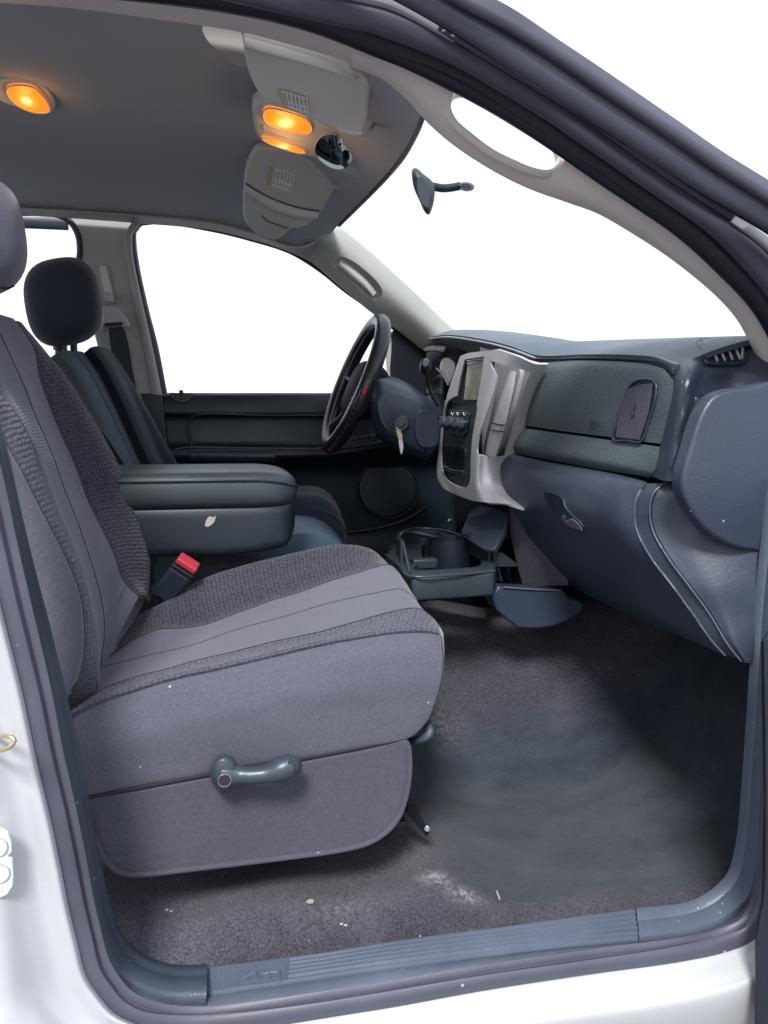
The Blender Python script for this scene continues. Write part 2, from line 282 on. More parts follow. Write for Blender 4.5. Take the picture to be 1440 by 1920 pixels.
def sheet(name, G, mat, parent=None, thick=.004, toward=None, cols=None, sharp=40):
    """a grid G[v][u] as a solid sheet; front faces look at the cabin, the thickness goes behind"""
    if cols: G = [r[cols[0]:cols[1]+1] for r in G]
    nv = len(G); nu = len(G[0]); N = gnormals(G)
    if toward is not None:
        s = sum(N[j][i].dot(toward) for j in range(nv) for i in range(nu))
        if s < 0: N = [[-n for n in r] for r in N]
    V = []; U = []
    ul = [0]; jm = nv//2
    for i in range(1, nu): ul.append(ul[-1]+(G[jm][i]-G[jm][i-1]).length)
    vl = [0]; im = nu//2
    for j in range(1, nv): vl.append(vl[-1]+(G[j][im]-G[j-1][im]).length)
    UL = []
    for j in range(nv):
        r_ = [0]
        for i in range(1, nu): r_.append(r_[-1]+(G[j][i]-G[j][i-1]).length)
        UL.append(r_)
    for s_ in (0, 1):
        for j in range(nv):
            for i in range(nu):
                V.append(G[j][i]-N[j][i]*thick*s_); U.append((vl[j], UL[j][i]))
    F = []; o = nv*nu
    mid = N[nv//2][nu//2]; a = G[nv//2][nu//2]; 
    fn = (G[min(nv//2+1, nv-1)][nu//2]-G[max(nv//2-1,0)][nu//2]).cross(G[nv//2][min(nu//2+1, nu-1)]-G[nv//2][max(nu//2-1,0)])
    fl = fn.dot(mid) < 0        # order (j,i),(j+1,i),(j+1,i+1) has normal dv x du
    def ad(f): F.append(f[::-1] if fl else f)
    for j in range(nv-1):
        for i in range(nu-1):
            p = j*nu+i; ad((p, p+nu, p+nu+1, p+1)); ad((o+p, o+p+1, o+p+nu+1, o+p+nu))
    for i in range(nu-1):
        ad((i, i+1, o+i+1, o+i)); p = (nv-1)*nu+i; ad((p+1, p, o+p, o+p+1))
    for j in range(nv-1):
        p = j*nu; ad((p+nu, p, o+p, o+p+nu)); p = j*nu+nu-1; ad((p, p+nu, o+p+nu, o+p))
    return mk(name, V, F, mat, parent, U, sharp)
def loftp(name, curves, mat, parent=None, nv=40, seg=6, thick=.004, **k):
    return sheet(name, grid(curves, nv, seg), mat, parent, thick, **k)
def band(name, A, B, mat, parent=None, h=.01, prof=None, n=60, back=.006, sharp=50):
    """a moulded strip between the edge lines A and B with a cross-section prof of (across, height)"""
    if prof is None: prof = [(math.sin(math.pi/2*(t*2-1))*.5+.5, h*math.sin(math.pi*(math.sin(math.pi/2*(t*2-1))*.5+.5))**.7 if 0 < t < 1 else 0) for t in [k/10 for k in range(11)]]
    A = spl(A, n); B = spl(B, n); V = []; U = []; L = 0
    for j in range(n):
        t = (A[min(j+1, n-1)]-A[max(j-1, 0)]).normalized(); w = B[j]-A[j]; nn = t.cross(w); nn = nn.normalized() if nn.length > 1e-9 else Vector((0, -1, 0))
        if nn.dot(CAM-A[j]) < 0: nn = -nn
        if j: L += (A[j]-A[j-1]).length
        for (s, hh) in prof: V.append(A[j]+w*s+nn*hh); U.append((L, s*w.length))
        V.append(B[j]-nn*back); U.append((L, 0)); V.append(A[j]-nn*back); U.append((L, 0))
    m = len(prof)+2; F = []
    for j in range(n-1):
        for i in range(m): k = (i+1) % m; F.append((j*m+i, j*m+k, (j+1)*m+k, (j+1)*m+i))
    F.append(tuple(range(m))[::-1]); F.append(tuple((n-1)*m+i for i in range(m)))
    o = mk(name, V, F, mat, parent, U, sharp); fixn(o); return o
def fixn(o):
    bm = bmesh.new(); bm.from_mesh(o.data); bmesh.ops.recalc_face_normals(bm, faces=bm.faces); bm.to_mesh(o.data); bm.free()
def tube(name, P, r, mat, parent=None, n=40, ns=10, closed=False, raw=False, flat=1.0, fdir=None):
    P = [Vector(p) for p in P] if raw else spl(P, n, closed); n = len(P); V = []; U = []
    rr = r if callable(r) else (lambda t: r)
    up = Vector((.13, .21, .97)).normalized(); L = 0; prev = None
    for j in range(n):
        if closed: t = (P[(j+1) % n]-P[j-1])
        else: t = (P[min(j+1, n-1)]-P[max(j-1, 0)])
        t.normalize()
        x = prev-t*prev.dot(t) if prev is not None else up-t*up.dot(t)
        if fdir is not None: x = Vector(fdir)-t*Vector(fdir).dot(t)
        x.normalize(); prev = x; y = t.cross(x)
        if j: L += (P[j]-P[j-1]).length
        for k in range(ns): a = 2*math.pi*k/ns; V.append(P[j]+x*(rr(j/(n-1))*math.cos(a)*flat)+y*(rr(j/(n-1))*math.sin(a))); U.append((L, k/ns*.03))
    F = []
    for j in range(n if closed else n-1):
        for k in range(ns): F.append((j*ns+k, j*ns+(k+1) % ns, ((j+1) % n)*ns+(k+1) % ns, ((j+1) % n)*ns+k))
    if not closed: F.append(tuple(range(ns))[::-1]); F.append(tuple((n-1)*ns+k for k in range(ns)))
    o = mk(name, V, F, mat, parent, U, 60); return o
def mods(o, dg=None):
    bpy.context.view_layer.update()
    dg = bpy.context.evaluated_depsgraph_get(); me = bpy.data.meshes.new_from_object(o.evaluated_get(dg)); old = o.data; o.modifiers.clear(); o.data = me
    me.name = o.name; return o
def plate(name, O, thick, mat, parent=None, bevel=.002, seg=3, smooth=0, toward=None, dome=0, sharp=35):
    """outline O (3-D, roughly planar) extruded away from the cabin by thick, with rounded edges"""
    O = [Vector(p) for p in O]
    if smooth: O = spl(O, smooth, True)
    c = sum(O, Vector())/len(O); nn = Vector()
    for i in range(len(O)): nn += (O[i]-c).cross(O[(i+1) % len(O)]-c)
    nn.normalize(); tw = toward if toward is not None else CAM-c
    if nn.dot(tw) < 0: O = O[::-1]; nn = -nn
    n = len(O); V = []; F = []
    ins = []
    if dome:
        for s in (0, .25, .5, .75, .95):
            for p in O: V.append(p.lerp(c, s)+nn*dome*(1-(1-s)**2.2))
        k = 5
        V.append(c+nn*dome); ci = len(V)-1
        for a in range(k-1):
            for i in range(n): F.append((a*n+i, a*n+(i+1) % n, (a+1)*n+(i+1) % n, (a+1)*n+i))
        for i in range(n): F.append(((k-1)*n+i, (k-1)*n+(i+1) % n, ci))
    else:
        V += O; F.append(tuple(range(n)))
    b = len(V); V += [p-nn*thick for p in O]
    for i in range(n): F.append((i, b+i, b+(i+1) % n, (i+1) % n))
    F.append(tuple(b+i for i in range(n))[::-1])
    U = [((v-c).x+(v-c).y, (v-c).z) for v in V]
    o = mk(name, V, F, mat, parent, U, sharp); fixn(o)
    if bevel:
        m = o.modifiers.new('b', 'BEVEL'); m.width = bevel; m.segments = seg; m.limit_method = 'ANGLE'; m.angle_limit = math.radians(50); m.harden_normals = False
        mods(o)
    return o
def box(name, c, s, mat, parent=None, rot=None, bevel=.003, seg=3, taper=1.0):
    c = Vector(c); R = rot.to_matrix() if rot is not None else Matrix.Identity(3); V = []
    for z in (-1, 1):
        for y in (-1, 1):
            for x in (-1, 1):
                k = taper if z > 0 else 1
                V.append(c+R@Vector((x*s[0]/2*k, y*s[1]/2*k, z*s[2]/2)))
    F = [(0, 2, 3, 1), (4, 5, 7, 6), (0, 1, 5, 4), (2, 6, 7, 3), (0, 4, 6, 2), (1, 3, 7, 5)]
    o = mk(name, V, F, mat, parent, [(v.x, v.z) for v in V]); 
    if bevel:
        m = o.modifiers.new('b', 'BEVEL'); m.width = bevel; m.segments = seg; mods(o)
    return o
def cut(o, outlines, d0=.05, d1=.08):
    """cut real openings through o: each outline (3-D points) swept along the line of its own normal"""
    fixn(o)
    for O in outlines:
        O = [Vector(p) for p in O]; c = sum(O, Vector())/len(O); nn = Vector()
        for i in range(len(O)): nn += (O[i]-c).cross(O[(i+1) % len(O)]-c)
        nn.normalize()
        if nn.dot(CAM-c) < 0: O = O[::-1]; nn = -nn
        dr = (CAM-c).normalized(); nn = (nn*.5+dr*.5).normalized()
        n = len(O); off = OFF[o.name]
        V = [p+nn*d0-off for p in O]+[p-nn*d1-off for p in O]
        F = [tuple(range(n)), tuple(n+i for i in range(n))[::-1]]+[(i, n+i, n+(i+1) % n, (i+1) % n) for i in range(n)]
        me = bpy.data.meshes.new('cutter'); me.from_pydata(V, [], F); me.update()
        k = bpy.data.objects.new('cutter', me); COL.objects.link(k); k.parent = o.parent; fixn(k)
        m = o.modifiers.new('c', 'BOOLEAN'); m.operation = 'DIFFERENCE'; m.object = k; m.solver = 'EXACT'; m.use_self = True; m.use_hole_tolerant = True
        mods(o); bpy.data.objects.remove(k)
    o.data.set_sharp_from_angle(angle=math.radians(35))
    return o
from mathutils.bvhtree import BVHTree
_bv = {}
def on(o, px, py, lift=.001):
    """the point where the line of sight through a measured direction meets the surface of o"""
    if o.name not in _bv: _bv[o.name] = BVHTree.FromPolygons([v.co+OFF[o.name] for v in o.data.vertices], [tuple(p.vertices) for p in o.data.polygons])
    d = _d(px, py).normalized(); h = _bv[o.name].ray_cast(CAM, d)
    if h[0] is None:
        h = _bv[o.name].find_nearest(CAM+d*(sum(((v.co+OFF[o.name]-CAM).length for v in o.data.vertices))/len(o.data.vertices)))
    n = h[1] if h[1].dot(d) < 0 else -h[1]
    return h[0]+n*lift
def ell(cx, cy, rx, ry, n=28, rot=0, p=2.0):
    r = []
    for k in range(n):
        a = 2*math.pi*k/n; x = math.copysign(abs(math.cos(a))**(2/p), math.cos(a))*rx; y = math.copysign(abs(math.sin(a))**(2/p), math.sin(a))*ry
        r.append((cx+x*math.cos(rot)-y*math.sin(rot), cy+x*math.sin(rot)+y*math.cos(rot)))
    return r
def disc(name, c, ax, r, h, mat, parent=None, ns=24, bevel=.001, r2=None):
    c = Vector(c); ax = Vector(ax).normalized(); x = ax.orthogonal().normalized(); y = ax.cross(x); r2 = r if r2 is None else r2
    V = [c+x*(r*math.cos(2*math.pi*k/ns))+y*(r*math.sin(2*math.pi*k/ns)) for k in range(ns)]+[c+ax*h+x*(r2*math.cos(2*math.pi*k/ns))+y*(r2*math.sin(2*math.pi*k/ns)) for k in range(ns)]
    F = [tuple(range(ns))[::-1], tuple(ns+k for k in range(ns))]+[(k, (k+1) % ns, ns+(k+1) % ns, ns+k) for k in range(ns)]
    o = mk(name, V, F, mat, parent, [(v.x, v.z) for v in V])
    if bevel:
        m = o.modifiers.new('b', 'BEVEL'); m.width = bevel; m.segments = 2; m.limit_method = 'ANGLE'; mods(o)
    return o
def offs(P, v): v = Vector(v); return [Vector(p)+v for p in P]
def soft(name, secs, mat, parent=None, nu=36, nv=30, cap=True):
    """closed cushion-like body lofted through closed cross-sections (lists of 3-D points)"""
    R = [spl(s, nu, True) for s in secs]
    n = len(R); cols = [spl([R[j][i] for j in range(n)], nv) for i in range(nu)]
    V = [cols[i][j] for j in range(nv) for i in range(nu)]; U = []
    L = [0]
    for j in range(1, nv): L.append(L[-1]+(cols[0][j]-cols[0][j-1]).length)
    C = [0]
    for i in range(1, nu): C.append(C[-1]+(cols[i][nv//2]-cols[i-1][nv//2]).length)
    U = [(L[j], C[i]) for j in range(nv) for i in range(nu)]
    F = [(j*nu+i, j*nu+(i+1) % nu, (j+1)*nu+(i+1) % nu, (j+1)*nu+i) for j in range(nv-1) for i in range(nu)]
    if cap: F.append(tuple(range(nu))[::-1]); F.append(tuple((nv-1)*nu+i for i in range(nu)))
    o = mk(name, V, F, mat, parent, U, 60); fixn(o); return o
def rumple(G, amp=.002, sc=7, seed=0, st=(1, 1, 1)):
    N = gnormals(G)
    for j in range(len(G)):
        for i in range(len(G[0])):
            p = G[j][i]; v = Vector((p.x*st[0], p.y*st[1], p.z*st[2]))*sc+Vector((seed, seed, seed))
            G[j][i] = p+N[j][i]*amp*(mnoise.noise(v)+.5*mnoise.noise(v*2.3)+.25*mnoise.noise(v*5.1))
    return G
def stitchline(name, G, col, parent, mat='stitch', r=.0011, lift=.0002, j0=0, j1=None):
    N = gnormals(G); P = [G[j][col]+N[j][col]*lift for j in range(len(G))][j0:j1]
    return tube(name, P, r, mat, parent, raw=True, ns=6)
# ================================================================== LARGE STRUCTURE: floor, ceiling, walls of the cab
def sm(a, b, x): t = min(1, max(0, (x-a)/(b-a))); return t*t*(3-2*t)
def floor_z(x, y):
    z = .700
    z += .290*sm(1.36, 1.64, y)*(1-sm(1.72, 1.95, y))*(1-.25*sm(.2, -.3, x))            # transmission hump
    z += .034*(1-sm(.25, .42, x-(y-1.0)*.25))                                      # step up under the seat
    z += .55*sm(.86, 1.22, x)+.05*sm(.7, .86, x)*sm(1.1, 1.4, y)                     # toe board
    z -= .05*(1-sm(.95, 1.04, y))
    z += .012*math.sin(x*9+y*5)*sm(.3, .5, x)+.006*math.sin(x*23-y*17)
    return z
def floorpt(px, py):
    z = .72
    for _ in range(12):
        p = qz(px, py, z); z = .6*z+.4*floor_z(p.x, p.y)
    return qz(px, py, z)
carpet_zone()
def heightfield(name, x0, x1, y0, y1, nx, ny, f, mat, th=.02, parent=None):
    V = []; F = []; U = []
    for s in (0, 1):
        for j in range(ny):
            for i in range(nx):
                x = x0+(x1-x0)*i/(nx-1); y = y0+(y1-y0)*j/(ny-1); V.append((x, y, f(x, y)-th*s)); U.append((x, y))
    o = nx*ny
    for j in range(ny-1):
        for i in range(nx-1):
            p = j*nx+i; F.append((p, p+1, p+nx+1, p+nx)); F.append((o+p, o+p+nx, o+p+nx+1, o+p+1))
    for i in range(nx-1): F.append((i, o+i, o+i+1, i+1)); p = (ny-1)*nx+i; F.append((p, p+1, o+p+1, o+p))
    for j in range(ny-1): p = j*nx; F.append((p, p+nx, o+p+nx, o+p)); p = j*nx+nx-1; F.append((p, o+p, o+p+nx, p+nx))
    return mk(name, V, F, mat, parent, U, 60)
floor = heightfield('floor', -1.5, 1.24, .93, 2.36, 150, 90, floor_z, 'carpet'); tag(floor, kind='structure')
material('concrete', (.15, .15, .155), .9, bump='felt', var=.15, vscale=.8)
gr_ = plate('unseen_ground', [Vector((60*math.cos(a*math.pi/16), 60*math.sin(a*math.pi/16), 0)) for a in range(32)], .2, 'concrete', None, bevel=0, toward=Vector((0, 0, 1))); tag(gr_, kind='structure')  # unseen sheet added below the truck to cut light from beneath
FR = [q(800,196,1.085), q(790,228,1.13), q(778,255,1.20), q(757,292,1.32), q(728,328,1.5), q(696,362,1.7), q(660,398,1.9), q(636,422,2.08), q(618,440,2.25)]
FAR = [q(-330,372,2.25), q(30,392,2.25), q(235,404,2.25), q(400,422,2.25), q(470,439,2.25), q(560,466,2.25), q(618,440,2.25)]
def lin(P, k, v, j):
    if v <= P[0][k]: return P[0][j]
    for a, b in zip(P, P[1:]):
        if v <= b[k]: t = (v-a[k])/(b[k]-a[k]); return a[j]+(b[j]-a[j])*t
    return P[-1][j]
FRS = spl(FR, 60)
def ceil_front(y): return lin(FRS, 1, y, 0)
def ceil_z(x, y):
    xf = ceil_front(y); zf = lin(FRS, 1, y, 2)
    t = (y-1.65)/.60; z = 2.078-.02*abs(t)**3+.012*sm(-.5, -.1, x)
    z += (zf-z)*sm(xf-.30, xf+.06, x)**1.0 if x < xf else (zf-z)
    w = (x-xf+.30)/.30
    z = 2.078-.02*abs(t)**3; z = z+(zf-z)*(max(0, min(1, w))**1.8)
    zf2 = lin(FAR, 0, x, 2)-.004; z += (zf2-z)*(max(0, (y-2.02)/.23)**2 if y > 2.02 else 0)
    return z
def ceiling():
    nx, ny = 70, 60; V = []; F = []; U = []
    for s in (0, 1):
        for j in range(ny):
            y = 1.09+1.16*j/(ny-1); xf = ceil_front(y)
            for i in range(nx):
                x = -1.5+(xf+1.5)*(1-(1-i/(nx-1))**1.6); V.append((x, y, ceil_z(x, y)+.03*s)); U.append((x, y))
    o = nx*ny
    for j in range(ny-1):
        for i in range(nx-1):
            p = j*nx+i; F.append((p, p+nx, p+nx+1, p+1)); F.append((o+p, o+p+1, o+p+nx+1, o+p+nx))
    for i in range(nx-1): F.append((i, i+1, o+i+1, o+i)); p = (ny-1)*nx+i; F.append((p+1, p, o+p, o+p+1))
    for j in range(ny-1): p = j*nx; F.append((p+nx, p, o+p, o+p+nx)); p = j*nx+nx-1; F.append((p, p+nx, o+p+nx, o+p))
    return mk('ceiling', V, F, 'headliner', None, U, 60)
tag(ceiling(), kind='structure')
# ================================================================== TRUCK BODY round the door opening
body = thing('pickup_truck_body', 'white pickup truck body framing the open front passenger door', 'truck', (0, .9, .6))
SO = [(-245,-60,1.0),(-228,20,.99),(-172,300,.94),(-112,600,.88),(-55,900),(-28,1010),(0,1131),(42,1300),(69,1429),(94,1532),(113,1623),(129,1703),(145,1768),(161,1829),(184,1865),(215,1900),(260,1922),(330,1932),(450,1926),(700,1889),(905,1853),(1111,1822),(1265,1799),(1368,1775),(1414,1755),(1436,1700),(1450,1600),(1462,1400),(1475,1250)]
SI = [(-215,-60,1.02),(-198,20,1.01),(-142,300,.96),(-84,560,.90),(-22,780),(0,889),(25,1018),(54,1143),(87,1289),(107,1397),(129,1500),(148,1590),(165,1687),(181,1752),(200,1807),(226,1846),(268,1875),(320,1896),(387,1900),(492,1886),(613,1864),(735,1847),(905,1814),(1111,1783),(1265,1770),(1342,1758),(1394,1729),(1424,1693),(1438,1600),(1444,1500),(1454,1380),(1464,1250)]
ZOFF = .87
band('weatherstrip', Q(SO, .85), Q(SI, .875), 'rubber_seal', body, n=160,
     prof=[(0, 0), (.04, .006), (.15, .012), (.3, .014), (.42, .012), (.5, .008), (.56, .008), (.66, .013), (.8, .015), (.92, .010), (1, 0)])
L2u = [(-175,-60,1.10),(-160,20,1.09),(-112,300,1.04),(-60,560,.99),(-14,800),(0,852),(21,947),(46,1052),(75,1160),(104,1277),(121,1343),(155,1507),(168,1584),(181,1639),(194,1697),(210,1742),(239,1781),(281,1807),(323,1819),(387,1818)]
L1u = [(-215,-60,1.03),(-198,20,1.02),(-142,300,.97),(-84,560,.915),(-26,770),(-6,889),(25,1018),(54,1143),(87,1289),(107,1397),(129,1500),(148,1590),(165,1687),(181,1752),(203,1800),(226,1832),(268,1856),(323,1869),(387,1868)]
t1 = thing('door_sill_trim', 'blue-grey plastic trim lining the lower edge of the door opening', 'sill trim', tuple(q(700, 1800, .93)))
bp = [(0, 0), (.06, .006), (.45, .009), (.55, .007), (.62, .010), (.9, .010), (1, .002)]
band('pillar_trim', Q(L1u, .888), Q(L2u, .955), 'trim_teal', t1, n=90, prof=bp, back=.012)
TR_in = [(389,1818),(467,1808),(613,1789),(710,1772),(828,1755),(947,1740),(1060,1724),(1188,1706)]
TR_st = [(389,1868),(492,1852),(613,1834),(710,1820),(900,1796),(1060,1778),(1196,1767)]
pr = [(0, 0), (.04, .004)]
for k in range(5):
    a = .12+k*.165; pr += [(a, .004), (a+.03, .0075), (a+.085, .0075), (a+.115, .004)]
pr += [(.96, .004), (1, 0)]
tp0 = band('tread_plate', Q([(389,1868),(450,1858),(492,1852),(540,1845)], .905), Q([(389,1818),(467,1808),(500,1804),(545,1798)], .955), 'sill_plastic', t1, n=20, prof=[(0, 0), (.04, .004), (.96, .004), (1, 0)], back=.015, sharp=30)
tp = band('ribbed_tread', Q([(540,1845),(613,1834),(710,1820),(900,1796),(1060,1778),(1196,1767)], .905), Q([(545,1798),(613,1789),(710,1772),(828,1755),(947,1740),(1060,1724),(1188,1706)], .955), 'sill_plastic', t1, n=60, prof=pr, back=.015, sharp=30)
TL_in = [(1190,1706),(1291,1694),(1337,1668),(1368,1632),(1386,1575),(1394,1508),(1404,1380),(1413,1241),(1422,1120),(1432,1030),(1445,900)]
TL_st = [(1198,1767),(1300,1751),(1360,1728),(1409,1685),(1428,1611),(1437,1500),(1446,1380),(1456,1241),(1466,1120),(1475,1030),(1490,900)]
band('corner_trim', Q(TL_st, .905), Q(TL_in, .955), 'sill_plastic', t1, n=70, prof=bp, back=.015)
LG_a = [(203,1804),(226,1842),(268,1873),(320,1895),(387,1899),(492,1885),(613,1863),(735,1846),(905,1813),(1111,1782),(1265,1769),(1342,1757),(1394,1728),(1422,1693),(1436,1600)]
LG_b = [(205,1800),(228,1833),(268,1857),(323,1870),(387,1869),(492,1853),(613,1835),(710,1821),(900,1797),(1060,1779),(1214,1766),(1300,1752),(1360,1729),(1409,1686),(1430,1600)]
band('lower_ledge', Q(LG_a, .880), Q(LG_b, .903), 'sill_plastic', t1, n=110, prof=[(0, 0), (.1, .002), (.9, .002), (1, 0)], back=.012)
# stamped emblem on the tread plate (small raised strokes)
for a in [((452,1836),(478,1822)),((452,1843),(486,1838)),((478,1822),(486,1838)),((462,1829),(470,1845)),((492,1826),(520,1822)),((494,1838),(522,1834)),((505,1823),(508,1838)),((524,1818),(527,1842)),((480,1846),(500,1832))]:
    P0 = on(tp0, a[0][0], a[0][1], .0002); P1 = on(tp0, a[1][0], a[1][1], .0002)
    o = tube('emblem_stroke', [P0, P1], .0013, 'sill_plastic', t1, n=3, ns=6)
# white side panel behind the opening (rear door jamb), rocker panel
SO1 = SO[4:17]
def wcol(dx, Y, dy=0): return [q(a[0]-dx-(i*0), a[1]+dy, Y) for i, a in enumerate(SO1)]
cs = [[q(a[0]+6, a[1]-2, .862) for a in SO1], [q(a[0]-2, a[1]+2, .845) for a in SO1], [q(a[0]-14, a[1]+6, .838) for a in SO1], [q(a[0]-45, a[1]+16, .842) for a in SO1],
      [q(a[0]-80, a[1]+28, .830) for a in SO1], [q(a[0]-150, a[1]+50, .80) for a in SO1], [q(a[0]-260, a[1]+70, .79) for a in SO1], [q(a[0]-480, a[1]+90, .79) for a in SO1]]
G = grid(cs, 60, 8); N = gnormals(G)
for j in range(len(G)):                                  # pressed recess for the latch, step below
    for i in range(len(G[0])):
        p = G[j][i]; 
        dx = p.x-(-.335); dz = p.z-.93
        G[j][i] = p-N[j][i]*(.016*(1-sm(.055, .085, abs(dx)))*(1-sm(.10, .125, abs(dz))))
sp_o = sheet('side_panel', G, 'white_paint', body, .004)
rk = SO[16:26]
cs = [[q(a[0], a[1]-4, .866) for a in rk], [q(a[0], a[1]+4, .853) for a in rk], [q(a[0], a[1]+26, .842) for a in rk], [q(a[0], a[1]+60, .825) for a in rk], [q(a[0], a[1]+90, .815) for a in rk], [q(a[0], a[1]+150, .83) for a in rk], [q(a[0], a[1]+240, .88) for a in rk]]
sheet('rocker_panel', grid(cs, 40, 5), 'white_outer', body, .004)
# latch plate and striker loop on the jamb
o = plate('latch_plate', [q(x, y, on(sp_o, 10, 1620, .018).y+(x-10)*.00004) for x, y in [(-60,1560),(2,1556),(14,1562),(21,1580),(22,1601),(16,1603),(16,1609),(23,1612),(25,1640),(24,1662),(14,1678),(2,1684),(-60,1690)]], .006, 'painted_latch', body, bevel=.0015)
for (x, y) in ((-7, 1588), (-3, 1637)): tube('screw', [on(o, x, y, .001)+Vector((.011*math.cos(a), 0, .011*math.sin(a))) for a in [k*math.pi/10 for k in range(20)]], .0008, 'bezel_grey', o, raw=True, closed=True, ns=6)
tube('striker', Q([(-30,1382,.84),(-12,1381,.835),(12,1380,.80),(24,1384,.79),(27,1390,.79),(18,1401,.79),(2,1407,.80),(-30,1410,.84)]), .0024, 'brass', body, n=50, ns=8)
# outer door frame mouldings running over the opening and down the windscreen pillar
U1 = [(-60,-28),(200,-8),(390,0),(500,25),(600,55),(720,102),(845,165),(920,205),(995,250),(1050,285),(1120,335),(1195,385),(1270,435),(1345,500),(1410,565),(1440,610),(1468,670)]
U1 = [(-60,-28),(200,-20),(390,0),(500,20),(600,50),(720,102),(845,165),(920,205),(995,250),(1050,285),(1120,335),(1195,385),(1270,435),(1345,500),(1410,565),(1440,610),(1468,670),(1490,740)]
U2 = [(-60,-60),(200,-45),(390,-18),(500,2),(600,25),(720,65),(820,95),(920,145),(1020,210),(1070,250),(1145,300),(1245,370),(1320,430),(1380,490),(1440,560),(1485,640),(1510,740)]
U3 = [(-60,-110),(200,-80),(390,-50),(540,-12),(650,12),(720,22),(820,65),(895,105),(970,150),(1070,210),(1170,280),(1270,350),(1370,415),(1440,480),(1500,570),(1540,740)]
U4 = [(-60,-140),(200,-105),(390,-70),(540,-30),(720,5),(770,28),(820,57),(870,88),(970,149),(1070,209),(1170,279),(1270,349),(1370,413),(1440,462),(1510,530),(1560,740)]
band('inner_weatherstrip', Q(U1, 1.035), Q(U2, .99), 'rubber_dark', body, n=120, prof=[(0, 0), (.06, .008), (.25, .014), (.45, .012), (.52, .008), (.58, .011), (.75, .016), (.92, .011), (1, 0)], back=.02)
band('door_frame_moulding', Q(U2, .985), Q(U3, .955), 'rubber_seal', body, n=120, h=.016, back=.02)
band('roof_edge', Q(U3[:7], .975), Q(U4[:8][:7]+[(855,78)], .95), 'white_paint', body, n=50, h=.003, back=.01)
band('moulding_gap', Q([(820,65)]+U3[7:13], .975), Q([(820,57)]+U4[7:12]+[(1370,412)], .95), 'rubber_dark', body, n=70, h=.002, back=.01)
band('pillar_edge', Q(U3[12:], .975), Q([(1378,414)]+U4[12:], .95), 'white_paint', body, n=40, h=.003, back=.01)
D0 = [(540,-95),(735,-2),(820,45),(920,108),(1020,172),(1120,240),(1220,300),(1320,370),(1440,440),(1540,520),(1640,640),(1700,800),(1720,960)]
D0b = [(540,-110),(735,-18),(820,30),(920,92),(1020,156),(1120,222),(1220,286),(1320,353),(1440,424),(1540,505),(1650,630),(1712,795),(1732,960)]
D1 = [(600,-125),(760,-35),(820,0),(920,60),(1020,130),(1120,195),(1220,260),(1320,325),(1440,395),(1540,470),(1668,605),(1740,785),(1760,960)]
D1b = [(615,-135),(780,-42),(840,0),(930,46),(1030,112),(1130,178),(1230,246),(1330,314),(1440,382),(1540,455),(1680,595),(1752,780),(1772,960)]
D2 = [(660,-140),(800,-48),(885,0),(970,45),(1070,105),(1170,175),(1270,240),(1370,310),(1440,355),(1540,430),(1700,575),(1775,770),(1795,960)]
dfr = thing('open_passenger_door', 'open passenger door, its dark window frame above the windscreen pillar and dark edge at the far right', 'door', tuple(q(1440, 1900, .82)))
band('groove_seal', Q(D0, .93), Q(D0b, .915), 'rubber_dark', dfr, n=90, h=.004, back=.012)
band('frame_moulding', Q(D0b, .91), Q(D1, .885), 'rubber_seal', dfr, n=90, h=.014, back=.02)
band('groove_seal', Q(D1, .905), Q(D1b, .90), 'rubber_dark', dfr, n=90, h=.003, back=.012)
band('outer_moulding', Q(D1b, .885), Q(D2, .87), 'rubber_seal', dfr, n=90, h=.007, back=.015)
o = plate('edge_panel', Q([(1432,1205),(1437,1198),(1480,1120),(1560,1000),(1660,935),(1720,920),(1950,920),(1950,2040),(1421,2040),(1420,1900),(1421,1770),(1426,1725),(1433,1690),(1437,1500)], .80), .006, 'rubber_dark', dfr, bevel=.001)
tube('edge_seal', Q([(1434,1200),(1438,1500),(1434,1690),(1427,1725),(1421,1770),(1420,1900),(1422,2040)], .796), .0022, 'rubber_dark', dfr, n=60, ns=8)
# headliner side rail (near side) and passenger pillar trim with its grab handle
R0 = [(-60,-30),(200,-12),(390,2),(500,24),(600,54),(700,94),(723,104)]
R1 = [(-60,2),(0,5),(150,17),(300,37),(450,60),(550,85),(620,105),(667,120)]
rail = thing('roof_side_rail', 'beige roof rail trim above the passenger door opening', 'roof trim', tuple(q(300, 20, 1.1)))
loftp('rail_trim', [Q(R0, 1.03), [a.lerp(b, .5)+Vector((0, -.006, -.004)) for a, b in zip(spl(Q(R0, 1.03), 8), spl(Q(R1, 1.10), 8))], Q(R1, 1.10), offs(Q(R1, 1.10), (0, .02, .02))], 'pillar_trim', rail, nv=60, seg=4, thick=.006)
o = plate('rail_pad', Q([(380,48),(452,60),(456,78),(461,110),(463,126),(440,120),(410,98),(385,70)], 1.14), .004, 'rail_cloth', rail, bevel=.0005, smooth=40)
ap = thing('passenger_pillar_trim', 'beige windscreen pillar trim with a long oval grab handle opening', 'pillar trim', tuple(q(1400, 640, 1.0)))
A1 = [(661,72),(720,102),(780,132),(845,165),(920,205),(995,250),(1050,285),(1120,335),(1195,385),(1270,435),(1345,500),(1410,565),(1440,610),(1470,680),(1480,720)]
A0 = [(667,122),(720,145),(770,190),(795,222),(845,268),(920,318),(995,355),(1070,380),(1120,397),(1195,440),(1270,490),(1345,552),(1385,598),(1410,645),(1432,690)]
a1 = Q(A1, 1.04); a0 = Q(A0, 1.10); K = 50; s1 = spl(a1, K); s0 = spl(a0, K)
nn = [(s1[min(i+1, K-1)]-s1[max(i-1, 0)]).cross(s0[i]-s1[i]).normalized() for i in range(K)]
nn = [n if n.dot(CAM-s1[i]) > 0 else -n for i, n in enumerate(nn)]
